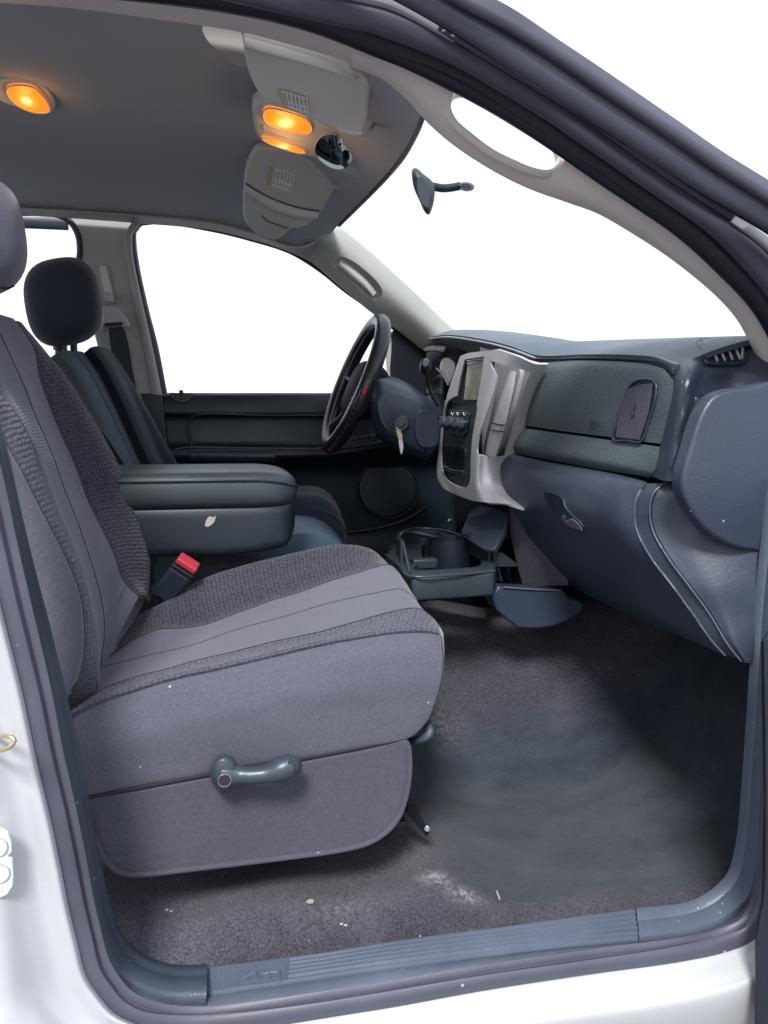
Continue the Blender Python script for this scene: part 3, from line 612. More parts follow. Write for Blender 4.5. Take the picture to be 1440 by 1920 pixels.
mid = [[s1[i].lerp(s0[i], t)+nn[i]*h for i in range(K)] for t, h in ((.15, .006), (.5, .012), (.85, .008))]
rim = [s0[i]-nn[i]*.022+(s0[i]-s1[i]).normalized()*.002 for i in range(K)]
o = loftp('pillar_cover', [s1]+mid+[s0, rim], 'pillar_trim', ap, nv=110, seg=5, thick=.006)
HO = [(841,205),(846,182),(862,171),(888,174),(920,190),(965,216),(1010,245),(1042,270),(1052,292),(1047,312),(1028,323),(1000,320),(962,305),(920,284),(880,254),(852,229)]
hp = spl(Q(HO, 1.07), 48, True)
cut(o, [hp])
# rolled lip round the opening of the handle
HI = spl([q(x, y, 1.045) for x, y in HO], 60, True); c0 = sum(HI, Vector())/60
V = []; F = []; prof = [(1.06, .004), (1.02, .012), (.985, .010), (.97, -.004), (.965, -.020), (.985, -.022), (1.03, -.010), (1.06, -.002)]
vd = (CAM-c0).normalized()
HI = spl([q(x, y, 1.062) for x, y in HO], 60, True)
nrm = Vector((0, 0, 0))
for i in range(60): nrm += (HI[i]-c0).cross(HI[(i+1) % 60]-c0)
nrm.normalize(); nrm = nrm if nrm.dot(vd) > 0 else -nrm
for i in range(60):
    tg = (HI[(i+1) % 60]-HI[i-1]).normalized(); ou = tg.cross(nrm); ou = ou if ou.dot(HI[i]-c0) > 0 else -ou
    for s, h in prof: V.append(HI[i]+ou*(s-1)*.12+nrm*h*.6)
m = len(prof)
for i in range(60):
    for k in range(m): F.append((i*m+k, i*m+(k+1) % m, ((i+1) % 60)*m+(k+1) % m, ((i+1) % 60)*m+k))
h = mk('grab_handle', V, F, 'pillar_trim', ap, [(v.x, v.z) for v in V], 60); fixn(h)
# ================================================================== WINDSCREEN
ws = thing('windscreen', 'large clear windscreen beyond the dashboard', 'windscreen', (.8, 1.65, 1.5))
rows = []
for k in range(7):
    t = k/6; y = 1.05+1.17*t; b = (1-(2*t-1)**2); rows.append([Vector((.31+.16*b, y, 2.03-.07*(1-b)*(1 if t < .5 else .2))), Vector((.56+.18*b, y, 1.86)), Vector((.90+.22*b, y-.0, 1.56)), Vector((1.05+.22*b, y, 1.44))])
loftp('pane', rows, 'window_glass', ws, nv=14, seg=4, thick=.004)
fr = FR[:-1]
tube('black_edge', fr, .004, 'rubber_dark', ws, n=50, ns=8, flat=1.6)
# cowl and firewall that close the cab in front, rear wall behind
box('firewall', (1.30, 1.65, 1.05), (.04, 1.42, .80), 'dark_plastic', None)['kind'] = 'structure'
bw = box('cab_back_wall', (-1.52, 1.65, 1.13), (.04, 1.40, .80), 'headliner', None); bw['kind'] = 'structure'
bp_ = [Vector((.84, .93, .62)), Vector((.84, .93, 1.42)), Vector((1.3, .93, 1.42)), Vector((1.3, .93, .62))]
plate('cowl_side', bp_, .03, 'white_outer', body, bevel=.002)
plate('far_cowl_side', [Vector((.45, 2.40, .6)), Vector((.45, 2.40, 1.50)), Vector((1.35, 2.40, 1.50)), Vector((1.35, 2.40, .6))], .03, 'dark_plastic', body, bevel=.002)
plate('hinge_pillar', [Vector((.80, .985, .62)), Vector((.80, .985, 1.46)), Vector((1.3, .985, 1.46)), Vector((1.3, .985, .62))], .02, 'slate_smooth', body, bevel=.002)
plate('rear_door', [Vector((-1.55, .78, .56)), Vector((-1.55, .80, 1.5)), Vector((-.62, .80, 1.5)), Vector((-.62, .78, .56))], .05, 'white_outer', body, bevel=.01)
# ================================================================== DRIVER'S SIDE OF THE CAB
fs = thing('driver_side_pillar', 'grey centre pillar trim on the far side of the cab behind the driver seat', 'pillar', (-.3, 2.3, .8))
PO = [(112,396),(240,408),(262,418),(250,432),(247,455),(252,500),(268,575),(285,650),(303,737),(318,880),(318,1180),(200,1180),(190,700),(185,660),(160,560),(147,500),(150,470),(146,440),(132,416),(118,405)]
plate('pillar_cover', Q(PO, 2.30), .05, 'pillar_trim_light_tint', fs, bevel=.006, seg=3)
band('light_edge', Q([(262,418),(248,435),(247,460),(252,500),(268,575),(285,650),(303,740)], 2.285), Q([(250,414),(236,435),(232,460),(238,500),(252,575),(270,650),(286,740)], 2.29), 'pillar_trim_light_tint', fs, h=.01, n=50, back=.01)
band('window_seal', Q([(275,418),(258,430),(256,455),(262,500),(278,575),(297,650),(314,738)], 2.31), Q([(262,418),(248,432),(247,458),(252,500),(268,575),(285,650),(301,739)], 2.29), 'rubber_dark', fs, h=.004, n=50)
band('window_seal', Q([(30,404),(100,407),(126,418),(140,440),(144,470),(141,500),(150,560)], 2.31), Q([(30,400),(110,402),(134,415),(148,440),(152,470),(149,500),(162,560)], 2.295), 'rubber_dark', fs, h=.004, n=50)
band('header_trim', Q([(-60,426),(30,427),(128,431)], 2.34), Q([(-60,400),(30,402),(128,406)], 2.34), 'dark_plastic', fs, h=.004, n=30)
plate('lower_trim', Q([(190,738),(303,738),(322,900),(322,1180),(190,1180)], 2.285), .05, 'door_plastic', fs, bevel=.004)
o = plate('belt_slot', Q([(182,505),(183,497),(188,494),(197,494),(203,499),(216,566),(211,572),(196,570),(191,562)], 2.292), .004, 'pillar_trim_light_tint', fs, bevel=.001)
plate('slot_inset', Q([(186,505),(188,499),(198,499),(211,548),(196,548)], 2.290), .002, 'overhead_plastic', o, bevel=.0005)
plate('height_adjuster', Q([(194,548),(198,546),(210,547),(213,551),(215,567),(197,565)], 2.275), .012, 'bezel_grey', fs, bevel=.003)
# the slim windscreen pillar on the driver's side with an oval grab recess
fa = thing('driver_pillar_trim', 'windscreen pillar trim, light-tinted grey-green, beyond the steering wheel with oval grab recess', 'pillar trim', tuple(q(840, 620, 2.28)))
T0 = [(618,428),(634,428),(660,446),(700,480),(735,512),(780,553),(820,592),(860,628)]
T1 = [(540,465),(560,472),(590,492),(625,522),(660,552),(700,585),(740,612),(790,652)]
tm = [a.lerp(b, .4)+Vector((-.02, -.03, 0)) for a, b in zip(spl(Q(T0, 2.22), 8), spl(Q(T1, 2.28), 8))]
o = loftp('pillar_cover', [offs(Q(T0, 2.22), (.01, .03, 0)), Q(T0, 2.22), tm, Q(T1, 2.28), offs(Q(T1, 2.28), (.01, .03, -.0))], 'pillar_trim_light_tint', fa, nv=60, seg=6, thick=.006)
RC = ell(672, 521, 56, 20, 40, math.radians(40), 2.6)
cut(o, [Q(RC, 2.20)], .1, .05)
plate('grab_recess', Q([(x+2, y+1) for x, y in ell(672, 521, 58, 22, 40, math.radians(40), 2.6)], 2.262), .006, 'pillar_trim_light_tint', fa, bevel=.001)
band('recess_bar', Q([(640,488),(665,505),(690,528),(705,550)], 2.235), Q([(632,500),(655,520),(680,540),(700,556)], 2.245), 'pillar_trim_light_tint', fa, h=.012, n=30)
band('window_seal', Q([(262,419),(300,416),(400,430),(470,447),(545,470),(600,502),(650,540),(700,578),(740,610),(785,648)], 2.31), Q([(262,423),(300,420),(398,435),(468,452),(542,476),(595,508),(645,548),(695,584),(733,616),(775,652)], 2.32), 'rubber_dark', fa, h=.004, n=80)
fr_ = thing('driver_roof_rail', 'dark roof rail trim above the driver door window', 'roof trim', tuple(q(400, 425, 2.3)))
loftp('rail_trim', [Q([(-330,372),(30,392),(235,404),(400,420),(470,437),(560,466),(620,440)], 2.215), Q([(-330,384),(30,399),(262,415),(400,428),(470,445),(545,468),(600,480)], 2.265), Q([(-330,388),(30,403),(262,419),(400,432),(470,449),(545,473),(600,500)], 2.285)], 'pillar_trim_light_tint', fr_, nv=60, seg=3, thick=.005)
rd = thing('rear_side_door', 'rear door on the driver side seen behind the headrests', 'door', (-1.0, 2.36, .7))
plate('door_panel', [Vector((-1.5, 2.36, .68)), Vector((-1.5, 2.36, 1.56)), Vector((-.42, 2.36, 1.56)), Vector((-.42, 2.36, .68))], .05, 'door_plastic', rd, bevel=.01)
plate('window_pane', [Vector((-1.45, 2.39, 1.56)), Vector((-1.45, 2.35, 2.03)), Vector((-.44, 2.35, 2.03)), Vector((-.44, 2.39, 1.56))], .004, 'window_glass', rd, bevel=0)
# driver's door
dd = thing('driver_door', 'closed dark driver door with armrest, switches and round speaker', 'door', tuple(q(520, 1100, 2.35)))
xs = [250, 310, 400, 520, 620, 700, 740, 800, 900]
def drow(y, Y, w=None, bend=0): return [q(x, (y+(bend*max(0, (x-600)/140) if x < 760 else y*0+bend*1.1)), Y) for x in xs]
rws = [drow(737, 2.40), drow(737, 2.345), drow(745, 2.325), drow(772, 2.315), drow(779, 2.322), drow(784, 2.335), drow(815, 2.335), drow(836, 2.325, 0, -14), drow(842, 2.27, 0, -18), drow(848, 2.26, 0, -20),
       drow(858, 2.262, 0, -18), drow(872, 2.30, 0, -8), drow(886, 2.325), drow(940, 2.335), drow(1000, 2.34), drow(1040, 2.325), drow(1120, 2.33), drow(1300, 2.34)]
loftp('door_panel', rws, 'door_plastic', dd, nv=70, seg=4, thick=.02)
# frame of the inset panel above the armrest
tube('inset_edge', Q([(360,838),(352,800),(358,784),(372,778),(500,779),(610,779)], 2.308), .0035, 'door_plastic', dd, n=50, ns=8)
band('armrest_pad', Q([(358,842),(450,842),(510,843)], 2.262), Q([(358,866),(450,868),(520,868)], 2.262), 'dark_plastic', dd, h=.012, n=20)
tube('armrest_edge', Q([(330,842),(352,839),(430,840),(520,841),(610,840),(660,830),(705,818),(728,810)], 2.255), .003, 'trim_teal', dd, n=60, ns=8)
tube('door_bead', Q([(556,917),(590,915),(592,928)], 2.31), .003, 'dark_plastic', dd, n=20, ns=8)
lk = plate('lock_surround', Q([(318,736),(362,737),(361,745),(352,753),(340,756),(328,752),(320,744)], 2.312), .006, 'trim_teal', dd, bevel=.002)
plate('lock_inset', Q(ell(341, 742, 13, 6, 20), 2.307), .004, 'black_plastic', lk, bevel=.001)
disc('lock_knob', q(340, 744, 2.31), (0, 0, 1), .006, .02, 'black_plastic', lk)
sw = plate('switch_panel', Q([(636,833),(650,823),(700,815),(738,811),(742,818),(705,828),(650,838)], 2.235), .010, 'console_plastic', dd, bevel=.002)
for i, (x, y) in enumerate(((664, 823), (676, 821), (690, 819), (708, 816), (718, 815))): box('switch', q(x, y, 2.222), (.014, .012, .010), 'black_plastic', sw, bevel=.002)
sp = plate('speaker_grille', Q(ell(727, 917, 54, 52, 48), 2.318), .014, 'door_plastic', dd, bevel=.003)
tube('speaker_rim', Q(ell(727, 917, 57, 55, 48), 2.318), .003, 'door_plastic', sp, n=64, ns=8, closed=True)
for k in (): tube('grille_ring', Q(ell(727, 917, 54*k/5, 52*k/5, 40), 2.314), .0015, 'dark_plastic', sp, n=40, ns=6, closed=True)
tube('pocket_edge', Q([(560,1000),(620,1000),(700,992),(760,975),(800,950)], 2.30), .006, 'door_plastic', dd, n=30, ns=8)
plate('mirror_patch', Q([(738,618),(755,622),(800,660),(800,745),(737,745),(733,690)], 2.30), .03, 'deep_black', dd, bevel=.004)
band('window_guide', Q([(722,640),(724,680),(726,712),(730,740)], 2.33), Q([(732,622),(738,680),(741,712),(744,745)], 2.315), 'pillar_trim_light_tint', dd, h=.006, n=20)
plate('window_pane', Q([(240,412),(300,408),(400,424),(470,441),(545,465),(600,495),(650,535),(700,575),(745,612),(745,745),(300,745)], 2.36), .004, 'window_glass', dd, bevel=0)
mm = thing('door_mirror', 'pale outer mirror housing seen through the driver window above the wheel', 'door mirror', tuple(q(722, 600, 2.46)))
o = soft('mirror_housing', [[q(x, y, Y) for x, y in ell(721, 604, 14*s, 17*s, 16, .5)] for Y, s in ((2.42, .7), (2.44, 1), (2.50, 1), (2.53, .6))], 'white_outer', mm, nu=20, nv=12)
tube('mirror_arm', [q(727, 612, 2.47), q(733, 640, 2.44), q(735, 665, 2.40)], .008, 'dark_plastic', mm, n=12)
# driver's seat belt
sb = thing('driver_seat_belt', 'navy seat belt hanging from its grey guide on the far pillar', 'seat belt', tuple(q(215, 610, 2.26)))
g1 = plate('belt_guide', Q([(190,578),(196,574),(214,573),(222,580),(236,596),(242,606),(240,614),(228,614),(215,610),(192,610)], 2.24), .018, 'bezel_grey', sb, bevel=.005)
plate('guide_slot', Q([(195,606),(229,603),(231,609),(197,613)], 2.225), .003, 'black_plastic', g1, bevel=.001)
o = plate('guide_base', Q([(188,582),(193,580),(194,610),(199,622),(190,621)], 2.27), .01, 'pillar_trim_light_tint', sb, bevel=.002)
band('webbing', Q([(203,614,2.235),(209,660,2.235),(218,720,2.24),(235,760,2.22),(290,845,2.18)]), Q([(232,612,2.235),(242,650,2.235),(250,700,2.24),(262,750,2.22),(305,845,2.18)]), 'belt', sb, n=50, prof=[(0, 0), (.05, .001), (.95, .001), (1, 0)], back=.001)
tube('webbing_edge', Q([(231,612,2.22),(245,640,2.22),(253,700,2.215),(262,740,2.20),(290,815,2.15),(310,868,2.10)]), .0022, 'label_ink', sb, n=50, ns=6)
# ================================================================== DRIVER'S SEAT (far)
ds = thing('driver_seat', 'dark blue-grey driver seat with a paler stitched centre strip', 'car seat', (-.1, 1.95, .95))
hr = soft('headrest', [[q(x, y, Y) for x, y in H] for Y, H in (
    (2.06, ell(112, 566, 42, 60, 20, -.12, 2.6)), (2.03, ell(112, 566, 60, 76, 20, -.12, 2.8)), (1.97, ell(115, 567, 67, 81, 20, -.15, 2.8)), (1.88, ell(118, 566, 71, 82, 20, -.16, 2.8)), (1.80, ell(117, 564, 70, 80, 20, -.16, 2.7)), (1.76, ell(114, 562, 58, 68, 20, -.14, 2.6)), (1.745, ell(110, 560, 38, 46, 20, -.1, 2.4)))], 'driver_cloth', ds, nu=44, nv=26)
for x, Y in ((110, 1.88), (138, 1.98)): 
    tube('headrest_post', [q(x, 635, Y), q(x+1, 690, Y)], .0085, 'dark_metal', ds, n=4, ns=12)
disc('post_collar', q(113, 656, 1.88), (0, 0, 1), .016, .012, 'black_plastic', ds)
kl = [offs(Q([(96,676),(128,730),(165,795),(205,850),(240,905),(262,960)], 1.82), (-.06, .01, 0)),
      Q([(96,676),(122,722),(160,785),(200,842),(235,900),(255,950)], 1.78),
      Q([(104,664),(133,705),(170,772),(205,835),(238,898),(262,950)], 1.81),
      Q([(114,658),(146,695),(180,760),(212,825),(246,890),(272,945)], 1.86),
      Q([(135,657),(166,695),(199,758),(230,822),(262,890),(290,940)], 1.93),
      Q([(160,660),(188,700),(218,760),(247,825),(277,890),(305,940)], 2.00),
      Q([(178,664),(207,706),(238,766),(268,830),(297,890),(325,940)], 2.07),
      Q([(190,672),(223,720),(258,780),(292,840),(325,895),(350,945)], 2.11),
      offs(Q([(193,678),(226,726),(260,785),(294,845),(327,900),(350,950)], 2.13), (-.06, .02, 0))]
G = grid(kl, 50, 6); groove(G, [18, 30], .006, .008)
ex = [r for r in G]
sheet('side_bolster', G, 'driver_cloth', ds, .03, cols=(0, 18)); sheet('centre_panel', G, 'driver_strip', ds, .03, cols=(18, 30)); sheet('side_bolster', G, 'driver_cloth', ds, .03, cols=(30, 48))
stitchline('stitch_seam', G, 24, ds, r=.0015); stitchline('stitch_seam', G, 18, ds, r=.0015); stitchline('stitch_seam', G, 30, ds, r=.0015)
# rounded top and back of the far backrest
soft('backrest_shell', [[P+Vector((-.03-d, 0, -.012)) for P in Q([(104,664,1.80),(150,668,1.9),(178,674,2.05),(220,735,2.10),(290,845,2.12),(350,945,2.1),(262,950,1.82),(200,860,1.80),(150,770,1.79)])] for d in (0, .03, .07, .09)], 'driver_cloth', ds, nu=40, nv=8)
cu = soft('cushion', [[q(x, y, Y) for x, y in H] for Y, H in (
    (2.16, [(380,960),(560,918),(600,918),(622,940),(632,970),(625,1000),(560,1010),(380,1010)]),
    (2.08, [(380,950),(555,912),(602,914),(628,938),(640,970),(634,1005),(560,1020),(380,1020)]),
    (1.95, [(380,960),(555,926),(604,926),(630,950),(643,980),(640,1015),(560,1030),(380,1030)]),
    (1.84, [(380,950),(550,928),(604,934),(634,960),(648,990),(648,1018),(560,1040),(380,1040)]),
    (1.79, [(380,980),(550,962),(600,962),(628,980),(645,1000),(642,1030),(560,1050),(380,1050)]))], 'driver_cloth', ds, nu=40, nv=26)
tube('cushion_welt', Q([(552,974,1.80),(590,963,1.80),(618,965,1.80),(636,980,1.80),(648,1000,1.81)]), .004, 'driver_cloth', ds, n=30, ns=8)
box('seat_base', (.0, 1.95, .93), (.42, .38, .26), 'black_plastic', ds, bevel=.02)
# ================================================================== CENTRE SEAT AND FOLD-DOWN ARMREST
cs_ = thing('centre_seat', 'blue vinyl centre seat cushion between the two front seats', 'car seat', (0, 1.65, .9))
soft('cushion', [[q(x, y, Y) for x, y in H] for Y, H in (
    (1.79, [(300,1010),(480,970),(560,966),(600,974),(622,990),(640,1015),(640,1060),(500,1080),(300,1080)]),
    (1.70, [(300,1010),(480,980),(565,974),(605,984),(632,1004),(650,1030),(645,1070),(500,1090),(300,1090)]),
    (1.60, [(300,1040),(480,1010),(580,1000),(620,1008),(645,1025),(655,1050),(650,1080),(500,1110),(300,1110)]))], 'blue_vinyl', cs_, nu=40, nv=20)
soft('side_bolster', [[q(x, y, Y) for x, y in H] for Y, H in (
    (1.66, [(330,1060),(400,1040),(500,1042),(560,1040),(600,1050),(600,1110),(330,1130)]),
    (1.60, [(340,1060),(378,1038),(420,1036),(500,1042),(560,1050),(620,1060),(620,1130),(340,1140)]),
    (1.555, [(345,1085),(375,1066),(420,1060),(500,1058),(560,1060),(600,1075),(600,1140),(345,1150)]))], 'seat_cloth', cs_, nu=40, nv=14)
box('seat_base', (.02, 1.65, 1.02), (.40, .24, .16), 'black_plastic', cs_, bevel=.02)
ar = thing('centre_armrest', 'folded-down centre armrest with green-grey padded lid on dark storage box', 'armrest', tuple(q(400, 1040, 1.5)))
def armsec(x, z0, z1, yn, yf, r):
    o = []
    for (cy, cz, a0) in ((yn+r, z1-r, 90), (yf-r, z1-r, 0), (yf-r*.6, z0+r*.6, -90), (yn+r*.6, z0+r*.6, -180)):
        pass
    pts = [(yn, z0+r*.5), (yn, z1-r), (yn+r*.3, z1-r*.3), (yn+r, z1), ((yn+yf)/2, z1+.004), (yf-r, z1), (yf-r*.3, z1-r*.3), (yf, z1-r), (yf, z0+r*.5), (yf-r*.5, z0), ((yn+yf)/2, z0), (yn+r*.5, z0)]
    return [Vector((x, y, z)) for y, z in pts]
# lid: z 1.295-1.365, x -0.33 .. 0.115
zt = 1.362; zb = 1.296
soft('padded_lid', [armsec(-.42, zb, zt, 1.44, 1.79, .02), armsec(-.2, zb, zt, 1.44, 1.79, .02), armsec(0, zb, zt, 1.44, 1.79, .02), armsec(.06, zb, zt-.001, 1.442, 1.788, .02), armsec(.095, zb+.002, zt-.006, 1.452, 1.778, .018), armsec(.118, zb+.008, zt-.016, 1.475, 1.755, .015), armsec(.126, zb+.02, zt-.028, 1.51, 1.72, .01)], 'armrest_vinyl', ar, nu=60, nv=40)
tube('lid_welt', [Vector((-.42, 1.4375, 1.348)), Vector((-.1, 1.4375, 1.348)), Vector((.05, 1.439, 1.347)), Vector((.09, 1.448, 1.342)), Vector((.118, 1.475, 1.333)), Vector((.128, 1.52, 1.326)), Vector((.128, 1.7, 1.326))], .0022, 'armrest_side', ar, n=60, ns=8)
sbx = soft('storage_box', [armsec(-.42, 1.203, 1.300, 1.452, 1.775, .008), armsec(-.2, 1.203, 1.300, 1.452, 1.775, .008), armsec(.02, 1.203, 1.300, 1.452, 1.775, .008), armsec(.07, 1.21, 1.300, 1.455, 1.772, .008), armsec(.10, 1.215, 1.300, 1.463, 1.764, .008), armsec(.116, 1.24, 1.299, 1.485, 1.742, .008), armsec(.122, 1.26, 1.298, 1.52, 1.71, .008)], 'storage_plastic', ar, nu=60, nv=40)
o = plate('torn_sticker', [on(sbx, x, y, .0015) for x, y in [(386,976),(392,968),(400,970),(405,967),(403,976),(398,983),(390,988),(384,986)]], .0015, 'dirt_pale', ar, bevel=0)
# ================================================================== BUCKLE
bk = thing('seat_belt_buckle', 'black seat belt buckle with red release button between the seats', 'buckle', tuple(q(300, 1110, 1.53)))
a_, b_ = q(306, 1118, 1.46), q(348, 1062, 1.425); ax = (b_-a_).normalized()
rot = ax.to_track_quat('Z', 'X')
def obox(name, p, s, mat, par, bevel=.003):
    R = Matrix((ax.cross(Vector((0, 1, 0))).normalized(), Vector((0, 1, 0)) - ax*ax.y, ax)).transposed()
    c = p; V = []
    X = R.col[0].normalized(); Yv = R.col[1].normalized(); Z = ax
    V = [c+X*(x*s[0]/2)+Yv*(y*s[1]/2)+Z*(z*s[2]/2) for z in (-1, 1) for y in (-1, 1) for x in (-1, 1)]
    F = [(0, 2, 3, 1), (4, 5, 7, 6), (0, 1, 5, 4), (2, 6, 7, 3), (0, 4, 6, 2), (1, 3, 7, 5)]
    o = mk(name, V, F, mat, par, [(v.x, v.z) for v in V]); fixn(o); m = o.modifiers.new('b', 'BEVEL'); m.width = bevel; m.segments = 3; mods(o); return o
obox('buckle_body', a_.lerp(b_, .45), (.044, .030, .075), 'dark_plastic', bk, .006)
obox('buckle_collar', a_.lerp(b_, .94), (.046, .032, .010), 'black_plastic', bk, .003)
obox('release_button', a_.lerp(b_, 1.10), (.042, .028, .014), 'belt_latch_red', bk, .004)
tube('buckle_stalk', [a_, q(290, 1135, 1.49), q(268, 1165, 1.50)], .010, 'dark_plastic', bk, n=10)
plate('anchor_tab', Q([(272,1108),(284,1098),(296,1094),(294,1108),(284,1120),(278,1118)], 1.50), .008, 'seat_cloth', bk, bevel=.003)
# ================================================================== PASSENGER SEAT (near)
ps = thing('passenger_seat', 'grey-purple cloth passenger seat with dark pebbled bolsters', 'car seat', (.05, 1.28, .75))
K1 = Q([(-70,560),(-35,690),(0,800),(42,877),(83,960),(112,1014),(142,1077),(160,1143),(163,1206),(154,1264),(121,1310),(100,1345)], 1.075)
K0 = Q([(-130,600),(-95,720),(-60,850),(-30,960),(0,1050),(30,1130),(60,1200),(85,1270),(98,1320),(108,1360),(106,1380),(100,1400)], 1.035)
Km = Q([(-100,580),(-62,700),(-28,820),(8,915),(45,1000),(78,1070),(105,1135),(124,1195),(132,1250),(130,1300),(115,1340),(102,1370)], 1.045)
K2 = Q([(-45,560),(-20,660),(0,728),(29,768),(58,818),(83,885),(108,956),(137,1018),(160,1080),(174,1143),(184,1206),(186,1262),(181,1306),(150,1325)], 1.125)
K3 = Q([(-20,580),(8,643),(42,718),(67,785),(96,852),(121,918),(154,1002),(177,1080),(190,1135),(194,1190),(190,1235),(187,1275)], 1.25)
K4 = Q([(30,600),(67,655),(79,710),(96,760),(121,818),(146,877),(167,935),(192,989),(217,1043),(233,1085),(250,1106),(258,1112),(262,1118)], 1.385)
K5 = Q([(20,612),(62,655),(108,692),(142,738),(179,799),(217,872),(246,939),(271,1004),(279,1052),(277,1090),(270,1120),(262,1128)], 1.475)
K6 = offs(Q([(10,616),(60,662),(105,700),(138,745),(174,806),(212,880),(240,946),(265,1010),(273,1056),(270,1094),(262,1124),(255,1132)], 1.50), (-.05, .02, 0))
K34 = [a.lerp(b, .5)+Vector((-.004, 0, 0)) for a, b in zip(spl(K3, 14), spl(K4, 14))]
K23 = [a.lerp(b, .5)+Vector((-.004, 0, 0)) for a, b in zip(spl(K2, 14), spl(K3, 14))]
K45 = [a.lerp(b, .55)+Vector((.016, 0, 0)) for a, b in zip(spl(K4, 14), spl(K5, 14))]
G = grid([K0, Km, K1, K2, K23, K3, K34, K4, K45, K5, K6], 110, 8)
Gd = [[p.copy() for p in r] for r in G]; groove(G, [16, 24, 56], .004, .006); 
for jj in range(len(G)):
    G[jj][40] = G[jj][40]-gnormals([Gd[jj], Gd[min(jj+1, len(G)-1)]])[0][40]*0
rumple(G, .0022, 9, 5); FWV = Vector((1, -.5, .2))
sheet('side_cover', G, 'seat_cloth', ps, .02, cols=(0, 16), toward=FWV); sheet('outer_bolster', G, 'seat_pebble_light', ps, .02, cols=(16, 24), toward=FWV)
sheet('centre_panel', G, 'seat_rib', ps, .02, cols=(24, 56), toward=FWV); sheet('inner_bolster', G, 'seat_pebble_dark', ps, .02, cols=(56, 80), toward=FWV)
for c in (16, 24, 40, 56): stitchline('stitch_seam', G, c, ps, r=.0011)
# lower corner of the centre panel that swings under the dark bolster
W0 = Q([(262,1116,1.40),(250,1108,1.385),(233,1088,1.36),(217,1046,1.34)]); 
lo = [Q([(186,1180,1.25),(205,1150,1.30),(222,1120,1.34),(236,1096,1.38),(252,1108,1.42)]), Q([(190,1222,1.27),(215,1190,1.34),(240,1160,1.40),(258,1130,1.45),(270,1116,1.48)]), Q([(186,1260,1.27),(215,1215,1.34),(242,1178,1.41),(262,1145,1.46),(272,1126,1.50)])]
sheet('lower_panel', grid(lo, 30, 6), 'seat_rib', ps, .02, toward=FWV)
# backrest shell behind
soft('backrest_shell', [[P+Vector((-.07-d, s*.0, -.02)) for P in [q(-60,600,1.12), q(-10,612,1.22), q(40,650,1.36), q(90,700,1.46), q(170,815,1.49), q(235,945,1.49), q(262,1040,1.49), q(262,1110,1.48), q(190,1200,1.3), q(140,1240,1.14), q(110,1200,1.09), q(40,1020,1.09), q(-20,860,1.09), q(-70,700,1.09)]] for d, s in ((0, 1), (.04, 1), (.08, 1))], 'seat_cloth', ps, nu=50, nv=6)
# headrest of the near seat (cropped by the picture edge)
soft('headrest', [[q(x, y, Y) for x, y in H] for Y, H in (
    (1.38, ell(-62, 442, 60, 80, 20, -.15, 2.6)), (1.36, ell(-60, 444, 84, 100, 20, -.15, 2.8)), (1.30, ell(-54, 446, 98, 110, 20, -.16, 2.8)), (1.22, ell(-52, 447, 100, 112, 20, -.16, 2.8)), (1.14, ell(-54, 447, 98, 110, 20, -.16, 2.8)), (1.10, ell(-60, 446, 80, 92, 20, -.16, 2.6)), (1.09, ell(-64, 446, 50, 60, 20, -.1, 2.4)))], 'seat_cloth', ps, nu=44, nv=26)
tube('headrest_seam', Q([(-20,530,1.13),(0,538,1.125),(12,541,1.125),(26,536,1.14)]), .0015, 'stitch', ps, n=16, ns=6)
for x in (-75, -40): tube('headrest_post', [q(x, 540, 1.25), q(x+12, 640, 1.25)], .006, 'steel', ps, n=4, ns=12)
# cushion top
Ca = Q([(95,1368),(128,1342),(179,1315),(251,1291),(335,1267),(418,1249),(508,1228),(597,1207),(687,1191),(747,1183),(800,1181),(822,1186)], 1.045)
Cb = Q([(120,1340),(185,1299),(251,1274),(335,1252),(418,1231),(502,1211),(597,1188),(681,1164),(747,1147),(783,1144),(806,1158),(822,1178)], 1.10)
Cc = Q([(150,1290),(185,1257),(263,1234),(358,1210),(454,1178),(538,1154),(633,1127),(717,1109),(755,1105),(778,1124),(796,1150),(806,1172)], 1.23)
Cdd = Q([(160,1270),(188,1244),(240,1208),(297,1184),(332,1182),(379,1175),(418,1163),(464,1146),(511,1128),(570,1110),(620,1092),(667,1077),(705,1067),(730,1062),(752,1085),(772,1118),(780,1160)], 1.36)
Ce = Q([(170,1240),(200,1206),(258,1156),(305,1130),(348,1100),(387,1081),(449,1063),(511,1046),(570,1032),(620,1023),(651,1021),(682,1025),(710,1040),(735,1070),(750,1110),(755,1150)], 1.45)
Cf = offs(Ce, (0, .028, -.045)); Cg = offs(Ce, (0, .035, -.15))
Cde = [a.lerp(b, .5)+Vector((0, 0, -.002)) for a, b in zip(spl(Cdd, 16), spl(Ce, 16))]
G = grid([Ca, Cb, Cc, Cdd, Cde, Ce, Cf, Cg], 110, 9); Gc = G
groove(G, [0, 9, 27], .003, .005)
rumple(G, .0022, 9, 3); UPV = Vector((0, 0, 1))
sheet('cushion_edge', G, 'seat_pebble_light', ps, .005, cols=(0, 9), toward=UPV); sheet('cushion_centre', G, 'seat_rib', ps, .02, cols=(9, 27), toward=UPV); sheet('cushion_bolster', G, 'seat_pebble_dark', ps, .02, cols=(27, 63), toward=UPV)
for c in (9, 18, 27): stitchline('stitch_seam', G, c, ps, r=.0011)
disc('burn_hole', q(474, 1079, 1.425), CAM-q(474, 1079, 1.425), .004, .002, 'stitch', ps)
